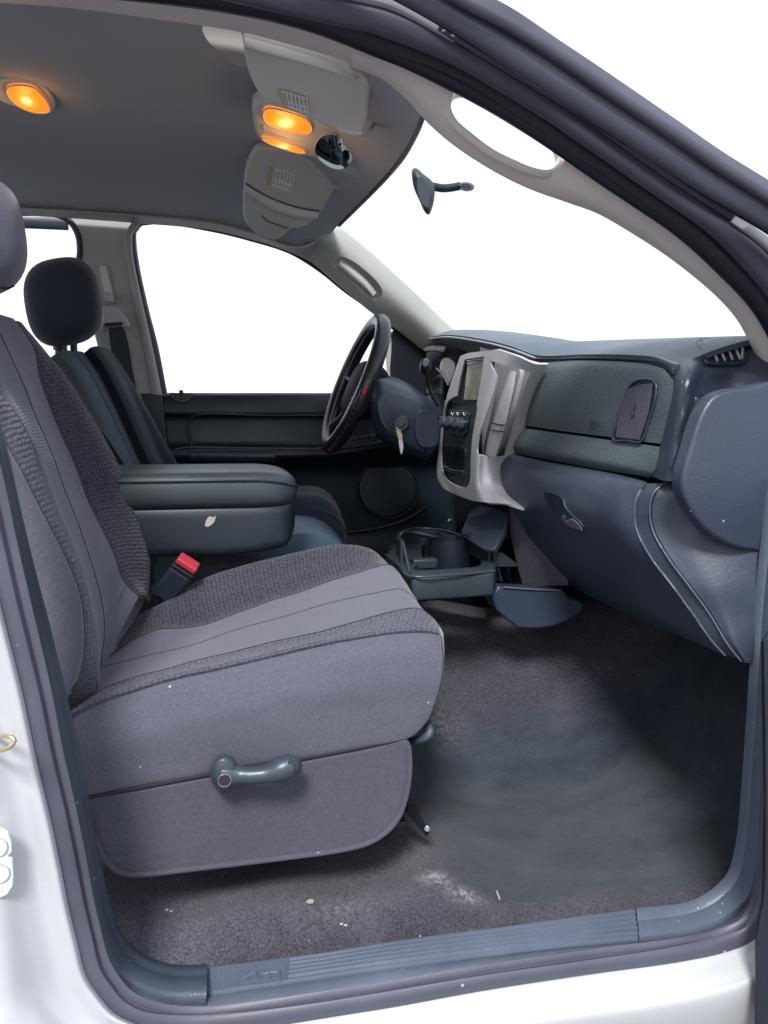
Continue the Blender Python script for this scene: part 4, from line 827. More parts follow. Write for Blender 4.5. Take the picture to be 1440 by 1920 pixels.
# cushion side
S0 = [(95,1370),(128,1344),(179,1317),(251,1293),(335,1269),(418,1251),(508,1230),(597,1209),(687,1193),(747,1185),(800,1182),(826,1186)]
S1 = [(112,1400),(140,1385),(190,1370),(260,1352),(345,1330),(430,1308),(515,1285),(600,1262),(690,1245),(750,1240),(800,1238),(829,1240)]
S2 = [(130,1440),(160,1425),(210,1410),(280,1392),(360,1370),(440,1348),(525,1330),(610,1312),(690,1298),(745,1296),(795,1290),(824,1290)]
S3 = [(150,1490),(180,1484),(230,1474),(300,1462),(380,1448),(460,1432),(540,1420),(620,1406),(690,1394),(740,1386),(778,1372),(806,1345)]
pipe = Q([(150,1498),(250,1478),(400,1450),(560,1423),(700,1396),(745,1386),(780,1370),(802,1348)], 1.042)
cs1 = [Q([(a, b) for a, b in S0], 1.045), Q(S1, 1.030), Q(S2, 1.026), Q(S3, 1.036), offs(Q(S3, 1.042), (0, .012, -.006))]
for c in cs1: c += []
G = rumple(grid(cs1, 100, 9), .0035, 7, 9, (.6, 1, 1.6)); sheet('cushion_side', G, 'seat_cloth', ps, .02)
# rounded front corner of the cushion
Ft = Gc[-1]
sheet('cushion_front', [[p.copy() for p in Ft], offs(Ft, (.006, .002, -.012)), offs(Ft, (.009, .004, -.04)), offs(Ft, (.008, .006, -.08)), offs(Ft, (-.004, .01, -.12)), offs(Ft, (-.03, .01, -.15))], 'seat_cloth', ps, .012, toward=Vector((1, 0, 0)))
tube('cushion_welt', Ca, .0042, 'seat_pebble_light', ps, n=90, ns=10)
tube('seam_piping', pipe, .0035, 'stitch', ps, n=80, ns=8)
# plastic-edged lower valance
VO = [(152,1502),(250,1484),(400,1456),(560,1429),(700,1402),(762,1386),(770,1396),(772,1440),(766,1490),(752,1532),(728,1562),(695,1583),(640,1597),(540,1611),(450,1622),(350,1634),(262,1643),(225,1638),(200,1618),(180,1580),(166,1540)]
plate('valance', Q(VO, 1.040), .02, 'valance', ps, bevel=.004, smooth=110)
VL = [(160,1512),(168,1545),(182,1582),(202,1617),(226,1636),(262,1640),(350,1631),(450,1619),(540,1608),(640,1594),(693,1580),(726,1559),(749,1530),(763,1488),(769,1440),(767,1400)]
tube('valance_lip', Q(VL, 1.037), .0036, 'valance', ps, n=110, ns=8)
# recline handle
rh = thing('recline_handle', 'curved dark recline handle on the side of the passenger seat', 'handle', tuple(q(420, 1462, 1.03)))
rh_p = Q([(418,1447,1.012),(440,1452,1.005),(475,1454,.998),(510,1449,.996),(538,1438,.998),(552,1434,1.0)])
for nm_ in (1,):
    o = tube('lever', rh_p, lambda t: .0185 if t < .02 else .0195-.0075*sm(.02, .3, t)+.0055*sm(.55, .85, t)-.004*sm(.93, 1, t), 'handle_plastic', rh, n=60, ns=20)
rb = soft('hub', [[q(x, y, Y) for x, y in ell(421, 1449, 26*s, 33*s, 24)] for Y, s in ((1.035, 1.05), (1.012, 1.05), (1.000, .92), (.995, .7))], 'handle_plastic', rh, nu=36, nv=14)
disc('screw_hole', q(421, 1463, .9935), (0, -1, 0), .0098, .003, 'steel', rb, bevel=.001); disc('hole_inner', q(421, 1463, .9900), (0, -1, 0), .0082, .001, 'stitch', rb, bevel=0)
ds_ = soft('rounded_tip', [[p+q(552,1436,1.0)-Vector(q(0,0,1))*0 for p in [Vector((0, 0, 0))]*0] or [q(x, y, Y) for x, y in ell(549, 1437, 17*s, 20*s, 20, .3)] for Y, s in ((1.012, .6), (1.005, .95), (.992, .95), (.984, .6))], 'handle_plastic', rh, nu=28, nv=12)
# slide bar at the front of the seat, seat rails
sr = thing('seat_slide_bar', 'dark metal slide bar loop under the front of the passenger seat', 'lever', tuple(q(790, 1380, 1.06)))
tube('bar', Q([(760,1392,1.09),(785,1388,1.06),(800,1382,1.045),(807,1372,1.045),(803,1360,1.06),(797,1352,1.09),(790,1352,1.2)]), .0062, 'trim_teal', sr, n=60, ns=10)
tr = thing('seat_rail', 'dark metal rail carrying the passenger seat above the carpet', 'seat rail', tuple(q(770, 1560, 1.15)))
box('rail', (.06, 1.20, .765), (.40, .045, .03), 'dark_metal', tr, bevel=.003)
plate('rail_end', Q([(735,1545,1.10),(762,1541,1.10),(763,1549,1.10),(735,1556,1.10)]), .02, 'dark_metal', tr, bevel=.001)
plate('front_foot', Q([(766,1480,1.13),(776,1505,1.13),(806,1562,1.13),(800,1570,1.13),(762,1525,1.13)]), .012, 'black_plastic', tr, bevel=.002)
disc('rail_bolt', q(801, 1552, 1.12), (-.3, -1, .2), .005, .006, 'steel', tr)
box('seat_underside', (.02, 1.29, .93), (.42, .42, .22), 'black_plastic', ps, bevel=.03)
# ================================================================== DASHBOARD
db = thing('dashboard', 'slate blue dashboard with passenger airbag panel, glove box and air vents', 'dashboard', (.8, 1.5, 1.1))
crest = [(772,652,.60),(795,632,.63),(828,621,.66),(870,618,.68),(920,620,.70),(980,628,.73),(1050,639,.75),(1150,637,.77),(1240,634,.79),(1300,632,.81),(1380,630,.84),(1460,628,.90)]
lip = [(752,716,.60),(757,692,.60),(766,666,.60),(785,645,.60),(830,633,.60),(900,641,.61),(960,656,.62),(1005,672,.63),(1100,671,.65),(1200,674,.67),(1245,681,.675),(1263,690,.675)]
cr = QX(crest); lp = QX(lip)
CR_ = spl(cr, 30); LP_ = spl(lp, 30)
md = [a.lerp(b, .5)+Vector((-.010, 0, .006)) for a, b in zip(CR_, LP_)]
bk1 = [p+Vector((.08, 0, -.004)) for p in CR_]; bk2 = [p+Vector((.25, 0, -.03)) for p in CR_]
under = [p+Vector((.012, .0, -.004)) for p in LP_]
material('pad_top_lit', (.070, .100, .120), .42, bump='leather', bstr=.25, bdist=.0008, var=.08)  # base colour raised to put windscreen light into the pad
loftp('upper_pad', [bk2, bk1, CR_, md, LP_, under], 'pad_top_lit', db, nv=110, seg=6, thick=.01)
loftp('cowl_top', [[Vector((1.02, 1.0, 1.53)), Vector((1.08, 1.3, 1.555)), Vector((1.12, 1.65, 1.56)), Vector((1.05, 2.25, 1.55))], [Vector((.86, .99, 1.585)), Vector((.90, 1.3, 1.60)), Vector((.93, 1.65, 1.60)), Vector((.9, 2.25, 1.58))]], 'blue_vinyl', db, nv=20, thick=.01)
tube('lip_bead', QX([(754,715,.597),(758,692,.597),(767,665,.597),(786,644,.597),(830,632,.597),(900,640,.607),(960,655,.617),(1003,671,.627)]), .0018, 'bezel_grey', db, n=90, ns=8)
tube('pad_seam', QX([(1003,673,.628),(1050,673,.637),(1100,672,.648),(1200,675,.668),(1240,681,.672),(1257,690,.672),(1263,702,.672)]), .0020, 'stitch', db, n=90, ns=8)
# backing for everything
# passenger airbag door in two leaves
abA = loftp('airbag_door', [QX([(1006,680,.632),(1040,677,.636),(1100,676,.646),(1180,679,.662),(1225,685,.668),(1246,692,.672)]),
    QX([(996,694,.622),(1040,692,.626),(1100,692,.638),(1180,698,.655),(1225,703,.664),(1258,712,.670)]),
    QX([(984,730,.614),(1040,732,.618),(1100,736,.632),(1180,742,.652),(1225,746,.662),(1256,752,.668)]),
    QX([(974,770,.612),(1040,778,.617),(1100,785,.631),(1180,793,.652),(1215,797,.662),(1247,802,.667)]),
    QX([(969,795,.616),(1040,806,.620),(1100,814,.634),(1150,820,.646),(1205,828,.660),(1240,832,.666)])], 'airbag_vinyl', db, nv=60, seg=8, thick=.012)
loftp('airbag_door', [QX([(968,801,.618),(1040,811,.620),(1100,819,.634),(1150,826,.646),(1205,833,.660),(1239,838,.666)]),
    QX([(962,815,.608),(1040,828,.614),(1100,838,.628),(1160,848,.643),(1200,853,.655),(1234,858,.663)]),
    QX([(958,834,.602),(1040,850,.610),(1100,862,.624),(1160,873,.640),(1195,879,.652),(1226,884,.661)]),
    QX([(955,848,.610),(1040,864,.620),(1100,876,.634),(1160,886,.648),(1190,890,.656),(1218,895,.664)])], 'airbag_vinyl', db, nv=60, seg=6, thick=.012)
loftp('door_backing', [QX([(985,700,.655),(1240,705,.69)]), QX([(950,860,.64),(1215,900,.685)])], 'stitch', db, nv=10, thick=.01)
# small stamped airbag mark
for a in [((1106,789),(1112,789)),((1106,793),(1111,793)),((1112,796),(1106,797)),((1115,789),(1115,796)),((1119,789),(1121,796)),((1105,800),(1109,806)),((1112,800),(1112,806)),((1115,801),(1121,801)),((1116,805),(1121,806))]:
    tube('stamped_mark', [qx(x, y, .6305) for x, y in a], .0008, 'stitch', db, n=3, ns=5)
# side vent with upright louvres
VO_ = [(1149,823),(1155,797),(1162,769),(1171,744),(1180,724),(1192,714),(1210,711),(1224,714),(1230,722),(1229,745),(1216,790),(1202,828),(1176,826)]
vX = lambda x, y: on(abA, x, min(y, 812), 0).x-.002
vf = plate('side_vent', [qx(x, y, vX(x, y)) for x, y in VO_], .02, 'rubber_dark', db, bevel=.002, smooth=60)
tube('vent_rim', [qx(x, y, vX(x, y)-.001) for x, y in VO_], .0022, 'slate_smooth', vf, n=80, ns=8, closed=True)
for k in range(11):
    t = (k+.5)/11; tp_ = (1176+(1224-1176)*t, 719+(1-t)**2*13); bt_ = (1155+(1199-1155)*t, 819+5*t); mm_ = (1162+(1216-1162)*t, 770+2*t)
    tube('vent_slat', [qx(x, y, vX(x, y)-.002) for x, y in (tp_, mm_, bt_)], .0024, 'valance', vf, n=12, ns=6, flat=.7)
tube('vent_tab', [qx(x, y, vX(x, y)-.005) for x, y in ((1190,757),(1186,778))], .0022, 'slate_smooth', vf, n=3, ns=6)
# right-hand end of the dash
er = [QX([(1225,636,.78),(1290,634,.80),(1350,633,.83),(1400,632,.86),(1470,630,.92)]),
      QX([(1240,655,.73),(1290,650,.745),(1340,650,.79),(1390,655,.83),(1470,660,.88)]),
      QX([(1262,690,.680),(1290,690,.680),(1325,690,.74),(1380,690,.80),(1470,692,.86)]),
      QX([(1263,730,.672),(1284,740,.660),(1312,735,.72),(1370,720,.79),(1470,715,.85)]),
      QX([(1249,790,.668),(1275,800,.653),(1300,800,.70),(1370,790,.78),(1470,780,.84)]),
      QX([(1234,850,.665),(1262,860,.648),(1288,860,.68),(1370,860,.77),(1470,860,.83)]),
      QX([(1221,893,.664),(1250,902,.648),(1280,903,.668),(1370,930,.76),(1470,940,.82)])]
ep = loftp('end_pad', er, 'slate_plastic', db, nv=50, seg=8, thick=.012)
plate('end_airbag_cover', Q([(1480,722),(1400,725),(1365,730),(1338,742),(1320,765),(1305,800),(1292,845),(1282,880),(1279,905),(1283,930),(1295,955),(1316,985),(1345,1010),(1380,1027),(1410,1033),(1480,1034)], .955), .03, 'slate_plastic', db, bevel=.006, seg=4, smooth=90, dome=.006)
# corner vent on top
cv = [(1307,645),(1330,640),(1370,640),(1384,644),(1392,658),(1396,676),(1390,684),(1360,685),(1330,685),(1321,682),(1314,664)]
cvp = spl([on(ep, x, y, .002) for x, y in cv], 60, True)
cf = plate('corner_vent', cvp, .006, 'stitch', db, bevel=0)
tube('vent_rim', [on(ep, x, y, .003) for x, y in cv], .0034, 'dark_plastic', cf, n=80, ns=8, closed=True)
for k in range(5):
    x0 = 1316+k*15; pts_ = ((x0, 645), (x0+13, 656), (min(1389, x0+24), 681-k))
    tube('vent_slat', [on(ep, x, y, .006) for x, y in pts_], .0022, 'bezel_grey', cf, n=14, ns=6)
# glove box
glb = loftp('glove_box', [QX([(940,846,.625),(1020,864,.64),(1100,878,.652),(1160,890,.665),(1212,903,.672)]),
    QX([(940,850,.596),(1020,866,.605),(1100,881,.622),(1160,892,.636),(1211,905,.648)]),
    QX([(938,872,.578),(1020,888,.590),(1100,902,.604),(1158,912,.620),(1200,920,.636)]),
    QX([(944,905,.574),(1020,918,.584),(1100,930,.598),(1154,940,.612),(1190,946,.630)]),
    QX([(962,950,.580),(1030,958,.588),(1100,968,.600),(1155,978,.614),(1192,988,.630)]),
    QX([(990,1005,.618),(1052,1020,.624),(1120,1032,.630),(1175,1042,.636),(1218,1045,.642)]),
    QX([(1030,1062,.680),(1100,1085,.680),(1165,1102,.678),(1215,1112,.672),(1260,1098,.664)]),
    QX([(1050,1086,.72),(1120,1116,.72),(1190,1140,.71),(1255,1164,.70),(1308,1160,.690)]),
    QX([(1062,1098,.77),(1150,1139,.76),(1225,1172,.75),(1300,1203,.735),(1358,1229,.725)])], 'slate_plastic', db, nv=60, seg=7, thick=.012)
lt = plate('glove_latch', [on(glb, x, y, .003) for x, y in [(1021,924),(1040,925),(1057,935),(1062,950),(1075,965),(1090,978),(1097,991),(1090,990),(1066,981),(1052,970),(1035,948)]], .006, 'dark_plastic', db, bevel=.001, smooth=40)
plate('latch_paddle', [on(glb, x, y, .007) for x, y in [(1060,975),(1078,970),(1090,980),(1097,992),(1076,986)]], .003, 'valance', lt, bevel=.001)
disc('latch_lock', on(glb, 1061, 969, .003), (-1, -.6, -.1), .0055, .004, 'dark_metal', lt)
# strip and lower end panel
e0 = [(1211,905),(1196,928),(1190,955),(1194,992),(1220,1045),(1260,1097),(1302,1155),(1335,1202),(1360,1229)]
e1 = [(1248,904),(1228,922),(1219,950),(1223,990),(1251,1043),(1291,1097),(1330,1150),(1366,1210),(1390,1239)]
x0s = [.650,.632,.628,.632,.642,.662,.686,.705,.722]
A_ = [qx(a, b, x) for (a, b), x in zip(e0, x0s)]; B_ = [qx(a, b, x+.012) for (a, b), x in zip(e1, x0s)]
band('edge_strip', A_, B_, 'slate_plastic', db, n=70, prof=[(0, 0), (.04, -.002), (.96, -.002), (1, 0)], back=.02)
tube('strip_highlight', [p+Vector((-.001, -.001, 0)) for p in A_], .0011, 'edge_highlight', db, n=80, ns=6)  # thin pale tubes stand for the highlights on both strip edges
tube('strip_highlight', [p+Vector((-.001, -.001, 0)) for p in B_], .0011, 'edge_highlight', db, n=80, ns=6)
c1 = spl(B_, 24); c1 = spl(B_, 24)
c3 = spl(Q([(1480,900),(1480,960),(1476,1010),(1470,1060),(1455,1110),(1440,1160),(1424,1200),(1412,1241)], .945), 24)
c2 = [a.lerp(b, .3)+Vector((-.004, -.008, 0)) for a, b in zip(c1, c3)]; c2b = [a.lerp(b, .7)+Vector((-.002, -.006, 0)) for a, b in zip(c1, c3)]
loftp('lower_end_panel', [offs(c1, (.004, 0, 0)), c2, c2b, c3], 'slate_plastic', db, nv=50, seg=8, thick=.01)
tube('panel_edge', Q([(1438,1035),(1432,1100),(1422,1170),(1412,1238)], .955), .0022, 'edge_highlight', db, n=30, ns=6)
# dark block closing the inside of the dash
plate('dash_core', [Vector((.70, 1.04, 1.14)), Vector((.70, 1.04, 1.50)), Vector((.70, 2.3, 1.56)), Vector((.70, 2.3, 1.15))], .55, 'black_plastic', db, bevel=.01, toward=Vector((-1, 0, 0)))
# centre stack surround
kA = [(863,670),(850,708),(836,752),(828,800),(822,847),(819,892),(828,912)]
kA2 = [(878,662),(866,700),(852,755),(843,805),(838,850),(836,895),(852,926)]
kB = [(912,658),(904,705),(896,755),(887,811),(882,860),(880,905),(884,938)]
kB2 = [(930,655),(920,705),(910,755),(900,811),(896,860),(894,905),(903,941)]
kC = [(948,660),(938,705),(930,755),(918,811),(908,860),(907,905),(925,943)]
kC2 = [(975,670),(960,705),(949,755),(939,811),(926,860),(925,905),(955,945)]
kD = [(1002,682),(984,720),(972,758),(960,800),(944,862),(945,905),(984,953)]
BX = [.535,.530,.520,.520,.536,.556,.584]
ks = [[qx(x, y, X) for x, y in k] for k, X in zip([kA, kA2, kB, kB2, kC, kC2, kD], BX)]
ks = [offs(ks[0], (.05, .004, 0))]+ks+[offs(ks[-1], (.035, .012, 0))]
bz = loftp('stack_surround', ks, 'bezel_grey', db, nv=70, seg=7, thick=.005)
RO = [(866,674),(909,668),(903,710),(895,757),(851,752),(857,712)]
PO2 = [(834,754),(896,758),(892,790),(887,820),(884,860),(883,900),(878,911),(868,914),(848,909),(832,898),(825,886),(822,850),(825,800)]
GO = [(936,679),(952,686),(967,694),(970,702),(963,735),(955,765),(946,797),(937,830),(930,851),(922,856),(914,854),(910,846),(914,815),(921,790),(931,755),(938,725),(941,700)]
cut(bz, [QX(RO, .522), spl(QX(PO2, .522), 50, True), spl(QX(GO, .545), 50, True)], .05, .05)
rdo = thing('car_radio', 'dark stereo unit with a reflecting screen set in the centre stack', 'radio', tuple(qx(880, 712, .55)))
plate('radio_body', QX([(862,668),(914,662),(900,762),(846,756)], .536), .02, 'black_plastic', rdo, bevel=.002)
material('screen_glass', (.03, .035, .035), .08, var=.0, rvar=0, spec=1)
material('screen_lit', (.30, .30, .22), .25, var=.5, vscale=14, rvar=.02)
plate('screen', QX([(877,683),(905,680),(900,715),(893,750),(869,750),(873,715)], .531), .004, 'screen_lit', rdo, bevel=.001)
for yy in (676, 681): tube('radio_slot', QX([(876,yy+1),(906,yy-3)], .530), .0015, 'bezel_grey', rdo, n=4, ns=6)
tube('radio_edge', QX([(868,690),(863,720),(858,744)], .530), .0012, 'edge_highlight', rdo, n=8, ns=6)
hp_ = loftp('control_panel', [QX([(832,750,.545),(828,800,.545),(824,850,.545),(824,900,.545)]), QX([(865,752,.538),(860,800,.538),(855,850,.538),(850,912,.538)]), QX([(900,754,.534),(892,800,.534),(886,850,.534),(882,915,.534)])], 'console_plastic', db, nv=30, seg=6, thick=.006)
plate('knob_plate', QX([(842,768),(876,770),(880,776),(874,812),(868,819),(838,813),(838,790)], .531), .004, 'dark_plastic', hp_, bevel=.002)
ax_ = Vector((-1, -.12, .25)).normalized()
for x, y in ((840, 793), (853, 794), (867, 796)):
    c = qx(x, y, .530); o = disc('climate_knob', c, ax_, .0165, .021, 'handle_plastic', hp_, bevel=.003, r2=.0125)
    disc('knob_skirt', c, ax_, .0175, .004, 'black_plastic', o, bevel=.001)
    tube('knob_grip', [c+ax_*.022+Vector((0, -.0, .011)), c+ax_*.022-Vector((0, 0, .011))], .0022, 'trim_teal', o, n=4, ns=6)
for x in (846, 856, 868): tube('control_symbol', QX([(x,773),(x+3,779),(x+5,774)], .529), .0008, 'label_white', hp_, n=6, ns=5)
bx = plate('storage_pocket', QX([(832,833),(868,837),(872,842),(870,868),(866,882),(845,879),(829,870),(829,845)], .532), .004, 'black_plastic', hp_, bevel=.002)
tube('pocket_lip', QX([(830,872),(845,881),(869,884)], .528), .0022, 'trim_teal', hp_, n=20, ns=6); tube('pocket_lip', QX([(830,878),(846,886),(868,888)], .527), .0016, 'dark_plastic', hp_, n=20, ns=6)
# grab handle recess: back, bar and crossing joints
plate('handle_recess', QX([(934,672),(975,690),(975,705),(945,830),(925,862),(906,858),(906,840),(928,740)], .590), .01, 'bezel_grey', db, bevel=.002)
plate('stack_backing', QX([(900,650),(945,664),(994,690),(985,730),(962,800),(948,870),(905,870)], .628), .01, 'bezel_grey', db, bevel=.001)
gb = loftp('handle_bar', [QX([(954,700,.562),(943,727,.560),(932,757,.558),(923,787,.555),(914,822,.550),(910,850,.548)]), QX([(957,695,.550),(949,725,.543),(939,758,.539),(931,790,.537),(921,822,.537),(916,854,.538)]), QX([(966,697,.550),(961,730,.545),(953,764,.541),(945,798,.539),(937,826,.540),(928,856,.541)]), QX([(970,703,.56),(965,735,.555),(957,768,.551),(949,800,.549),(941,830,.550),(932,853,.551)])], 'bezel_grey', db, nv=40, seg=5, thick=.006)
tube('joint_line', QX([(923,793),(934,796),(946,797)], .5360), .0014, 'stitch', db, n=6, ns=6); tube('joint_line', QX([(920,806),(931,808),(943,809)], .5355), .0012, 'stitch', db, n=6, ns=6)
tube('trim_clip', QX([(935,913,.575),(942,922,.583),(950,929,.595),(956,928,.600)]), .0036, 'bezel_grey', db, n=20, ns=8)
# instrument hood, cluster
loftp('hood_inner', [QX([(756,718,.605),(760,692,.605),(769,667,.605),(788,647,.605),(830,636,.605),(900,644,.612),(930,652,.615)]), QX([(765,735,.66),(770,700,.67),(780,680,.68),(800,662,.69),(835,655,.70),(880,660,.70),(905,668,.70)])], 'valance', db, nv=50, seg=6, thick=.004)
plate('cluster_face', QX([(765,650),(920,640),(900,800),(765,800)], .705), .02, 'stitch', db, bevel=.002)
band('hood_ring', QX([(772,670),(785,655),(808,648),(835,652)], .63), QX([(776,676),(788,663),(808,657),(832,660)], .64), 'dial_face', db, h=.004, n=30)
dc = plate('dial', QX([(828,675),(842,672),(852,685),(848,705),(840,722),(834,708),(824,690)], .66), .004, 'dial_face', db, bevel=.001, smooth=30)
tube('dial_rim', QX([(818,690),(830,703),(840,722)], .655), .0018, 'label_white', dc, n=12, ns=6)
sv = plate('switch_bezel', QX([(763,730),(766,714),(774,702),(786,698),(795,702),(796,712),(790,730),(784,742)], .615), .01, 'trim_teal', db, bevel=.003, smooth=40)
plate('light_switch', QX([(768,728),(771,715),(778,711),(786,713),(784,725),(780,735)], .612), .003, 'stitch', sv, bevel=.001)
plate('knee_panel', QX([(820,700),(830,700),(822,860),(800,862),(760,862),(750,830),(760,760)], .66), .02, 'dark_plastic', db, bevel=.01)
# ================================================================== STEERING
st = thing('steering_column', 'dark steering column shroud with ignition lock and gear lever', 'steering column', tuple(q(790, 800, 1.95)))
S_A = [[q(x, y, Y) for x, y in H] for Y, H in (
    (2.06, [(700,712),(745,715),(790,745),(812,770),(815,830),(780,850),(745,830),(700,800)]),
    (1.97, [(700,705),(752,712),(800,745),(828,765),(830,830),(798,862),(750,848),(704,812)]),
    (1.89, [(702,715),(757,728),(800,748),(826,768),(826,830),(800,856),(752,842),(706,806)]),
    (1.86, [(712,740),(760,748),(800,764),(818,782),(816,820),(795,842),(757,826),(718,796)]))]
material('column_plastic', (.026, .040, .062), .4, bump='grain', bstr=.1, bdist=.0006)
soft('column_shroud', S_A, 'column_plastic', st, nu=44, nv=22)
lkx = q(752, 794, 1.852)
lkp = disc('ignition_lock', lkx+Vector((.004, .012, 0)), (-.35, -1, .05), .021, .014, 'dark_plastic', st, bevel=.003)
disc('lock_face', lkx+Vector((-.001, -.002, .001)), (-.35, -1, .05), .0105, .004, 'dark_metal', lkp, bevel=.001)
glv = tube('gear_lever', [q(822,762,1.84), q(812,745,1.83), q(803,722,1.82), q(800,700,1.80), q(797,688,1.78)], .0042, 'black_plastic', st, n=30, ns=10)
soft('lever_knob', [[q(x, y, Y) for x, y in H] for Y, H in ((1.81, ell(800, 693, 6, 9, 16)), (1.80, ell(799, 692, 10, 15, 16)), (1.775, ell(798, 688, 11, 16, 16)), (1.76, ell(798, 684, 9, 10, 16)), (1.755, ell(798, 683, 5, 6, 16)))], 'black_plastic', glv, nu=24, nv=14)
disc('lever_button', q(797.5, 682, 1.754), (-.2, -1, .1), .0075, .003, 'slate_smooth', glv)
plate('ignition_pocket', Q([(786,770),(815,772),(822,790),(820,835),(790,838),(778,812)], 1.853), .01, 'dark_plastic', st, bevel=.003, smooth=30)
ky = thing('car_key', 'pale metal car key hanging from the ignition lock', 'key', tuple(q(750, 810, 1.83)))
tube('key_ring', [q(742, 802, 1.83), q(748, 806, 1.828), q(753, 812, 1.828), q(748, 815, 1.83), q(743, 808, 1.832)], .0013, 'steel', ky, n=24, ns=6, closed=True)
plate('key_head', Q([(744,806),(752,806),(755,818),(752,826),(747,822),(744,812)], 1.828), .004, 'label_yellow', ky, bevel=.001)
plate('key_blade', Q([(747,818),(754,820),(757,838),(754,852),(751,851),(748,834)], 1.829), .003, 'steel', ky, bevel=.0006)
sw_ = thing('steering_wheel', 'black leather steering wheel with pale and red hand stitching', 'steering wheel', tuple(q(668, 722, 1.98)))
WC = q(664, 720, 1.985); tl = math.radians(22); Wn = Vector((-math.cos(tl), 0, math.sin(tl))); Wn = (Wn+Vector((0, -.045, 0))).normalized()
Wu = Vector((math.sin(tl), 0, math.cos(tl))); Wu = (Wu-Wn*Wu.dot(Wn)).normalized(); Wv = Wn.cross(Wu).normalized(); R_ = .178
def wp(a, r=R_, h=0): return WC+Wu*(r*math.cos(a))+Wv*(r*math.sin(a))+Wn*h
tube('rim', [wp(2*math.pi*k/72) for k in range(72)], .0205, 'leather_black', sw_, raw=True, closed=True, ns=18)
def arc(a0, a1, r, h, n=40): return [wp(a0+(a1-a0)*k/(n-1), r, h) for k in range(n)]
tube('seam_line', [wp(2*math.pi*k/72, R_-.0195, .006) for k in range(72)], .0014, 'label_ink', sw_, raw=True, closed=True, ns=6)
side = -1 if wp(math.pi/2).y < WC.y else 1
near = math.pi/2 if wp(math.pi/2).y < WC.y else -math.pi/2
sg = 1 if near > 0 else -1
for k in range(16):
    a = sg*(math.radians(98)+math.radians(68)*k/15)
    tube('stitch_thread', [wp(a, R_-.012, .0178), wp(a+.018*sg, R_-.002, .0212)], .0013, 'thread_white', sw_, n=3, ns=5)
    a2 = a-.0
    tube('stitch_thread', [wp(a2, R_+.0178, .0115), wp(a2+.02*sg, R_+.0198, .004)], .0012, 'thread_red' if k < 2 or k > 11 else 'valance', sw_, n=3, ns=5)
tube('red_seam', arc(sg*math.radians(94), sg*math.radians(101), R_+.0195, .004, 8), .0038, 'thread_red', sw_, raw=True, ns=6)
tube('band_joint', [wp(sg*math.radians(88), R_+.0212*math.cos(t), .0212*math.sin(t)) for t in [2*math.pi*k/24 for k in range(24)]], .0012, 'black_plastic', sw_, raw=True, closed=True, ns=6)
soft('airbag_hub', [[WC+Wn*h+Wu*(u*s)+Wv*(v*s) for u, v in ell(-.008, 0, .078, .088, 24, 0, 3)] for h, s in ((-.075, .75), (-.055, .95), (-.02, 1.0), (.0, .92), (.008, .6))], 'deep_black', sw_, nu=44, nv=20)
for a in (math.radians(80), -math.radians(80), math.radians(140), -math.radians(140)):
    tube('spoke', [wp(a, .06, -.025), wp(a, .12, -.018), wp(a, R_-.008, -.002)], .015, 'dark_plastic', sw_, n=14, ns=12, flat=.6)
# ================================================================== CENTRE TRAY UNIT under the dash
ch = thing('cup_holder_tray', 'dark pull-out cup holder tray under the centre stack', 'cup holder', tuple(q(850, 1110, 1.5)))
TB = [(722,1041,1.63),(772,1081,1.50),(850,1077,1.49),(927,1071,1.47),(928,1034,1.55),(884,1024,1.62),(827,1008,1.70),(750,1001,1.78),(735,1022,1.70)]
TB = [(723,1040),(773,1081),(850,1078),(927,1071),(930,1040),(900,1028),(860,1015),(827,1004),(790,998),(752,1000),(736,1020)]
zr = 1.15
top = [qz(x, y, 1.165+.02*max(0, (1075-y)/75)) for x, y in TB]
tray = plate('tray_body', [qz(x, y, 1.158) for x, y in [(722,1042),(773,1083),(927,1074),(935,1040),(860,1012),(760,1004),(738,1022)]], .048, 'console_plastic', ch, bevel=.006, toward=Vector((0, 0, 1)))
well = [(778,1068),(790,1052),(800,1018),(840,1012),(875,1020),(898,1032),(902,1050),(896,1062),(850,1066)]
cut(tray, [], 0, 0)
V_ = spl([qz(x, y, 1.158) for x, y in well], 40, True); n = len(V_)
me = bpy.data.meshes.new('k'); me.from_pydata([p+Vector((0, 0, .03))-OFF[tray.name] for p in V_]+[p-Vector((0, 0, .06))-OFF[tray.name] for p in V_], [], [tuple(range(n)), tuple(n+i for i in range(n))[::-1]]+[(i, n+i, n+(i+1) % n, (i+1) % n) for i in range(n)])
kk = bpy.data.objects.new('k', me); COL.objects.link(kk); kk.parent = ch; fixn(kk); m = tray.modifiers.new('c', 'BOOLEAN'); m.object = kk; m.operation = 'DIFFERENCE'; m.solver = 'EXACT'; mods(tray); bpy.data.objects.remove(kk); tray.data.set_sharp_from_angle(angle=math.radians(35))
rimp = [qz(x, y, z) for x, y, z in ((723,1040,1.16),(748,1061,1.16),(773,1081,1.16),(850,1078,1.16),(927,1071,1.16))]
tube('tray_edge', rimp, .0026, 'handle_plastic', ch, n=50, ns=8)
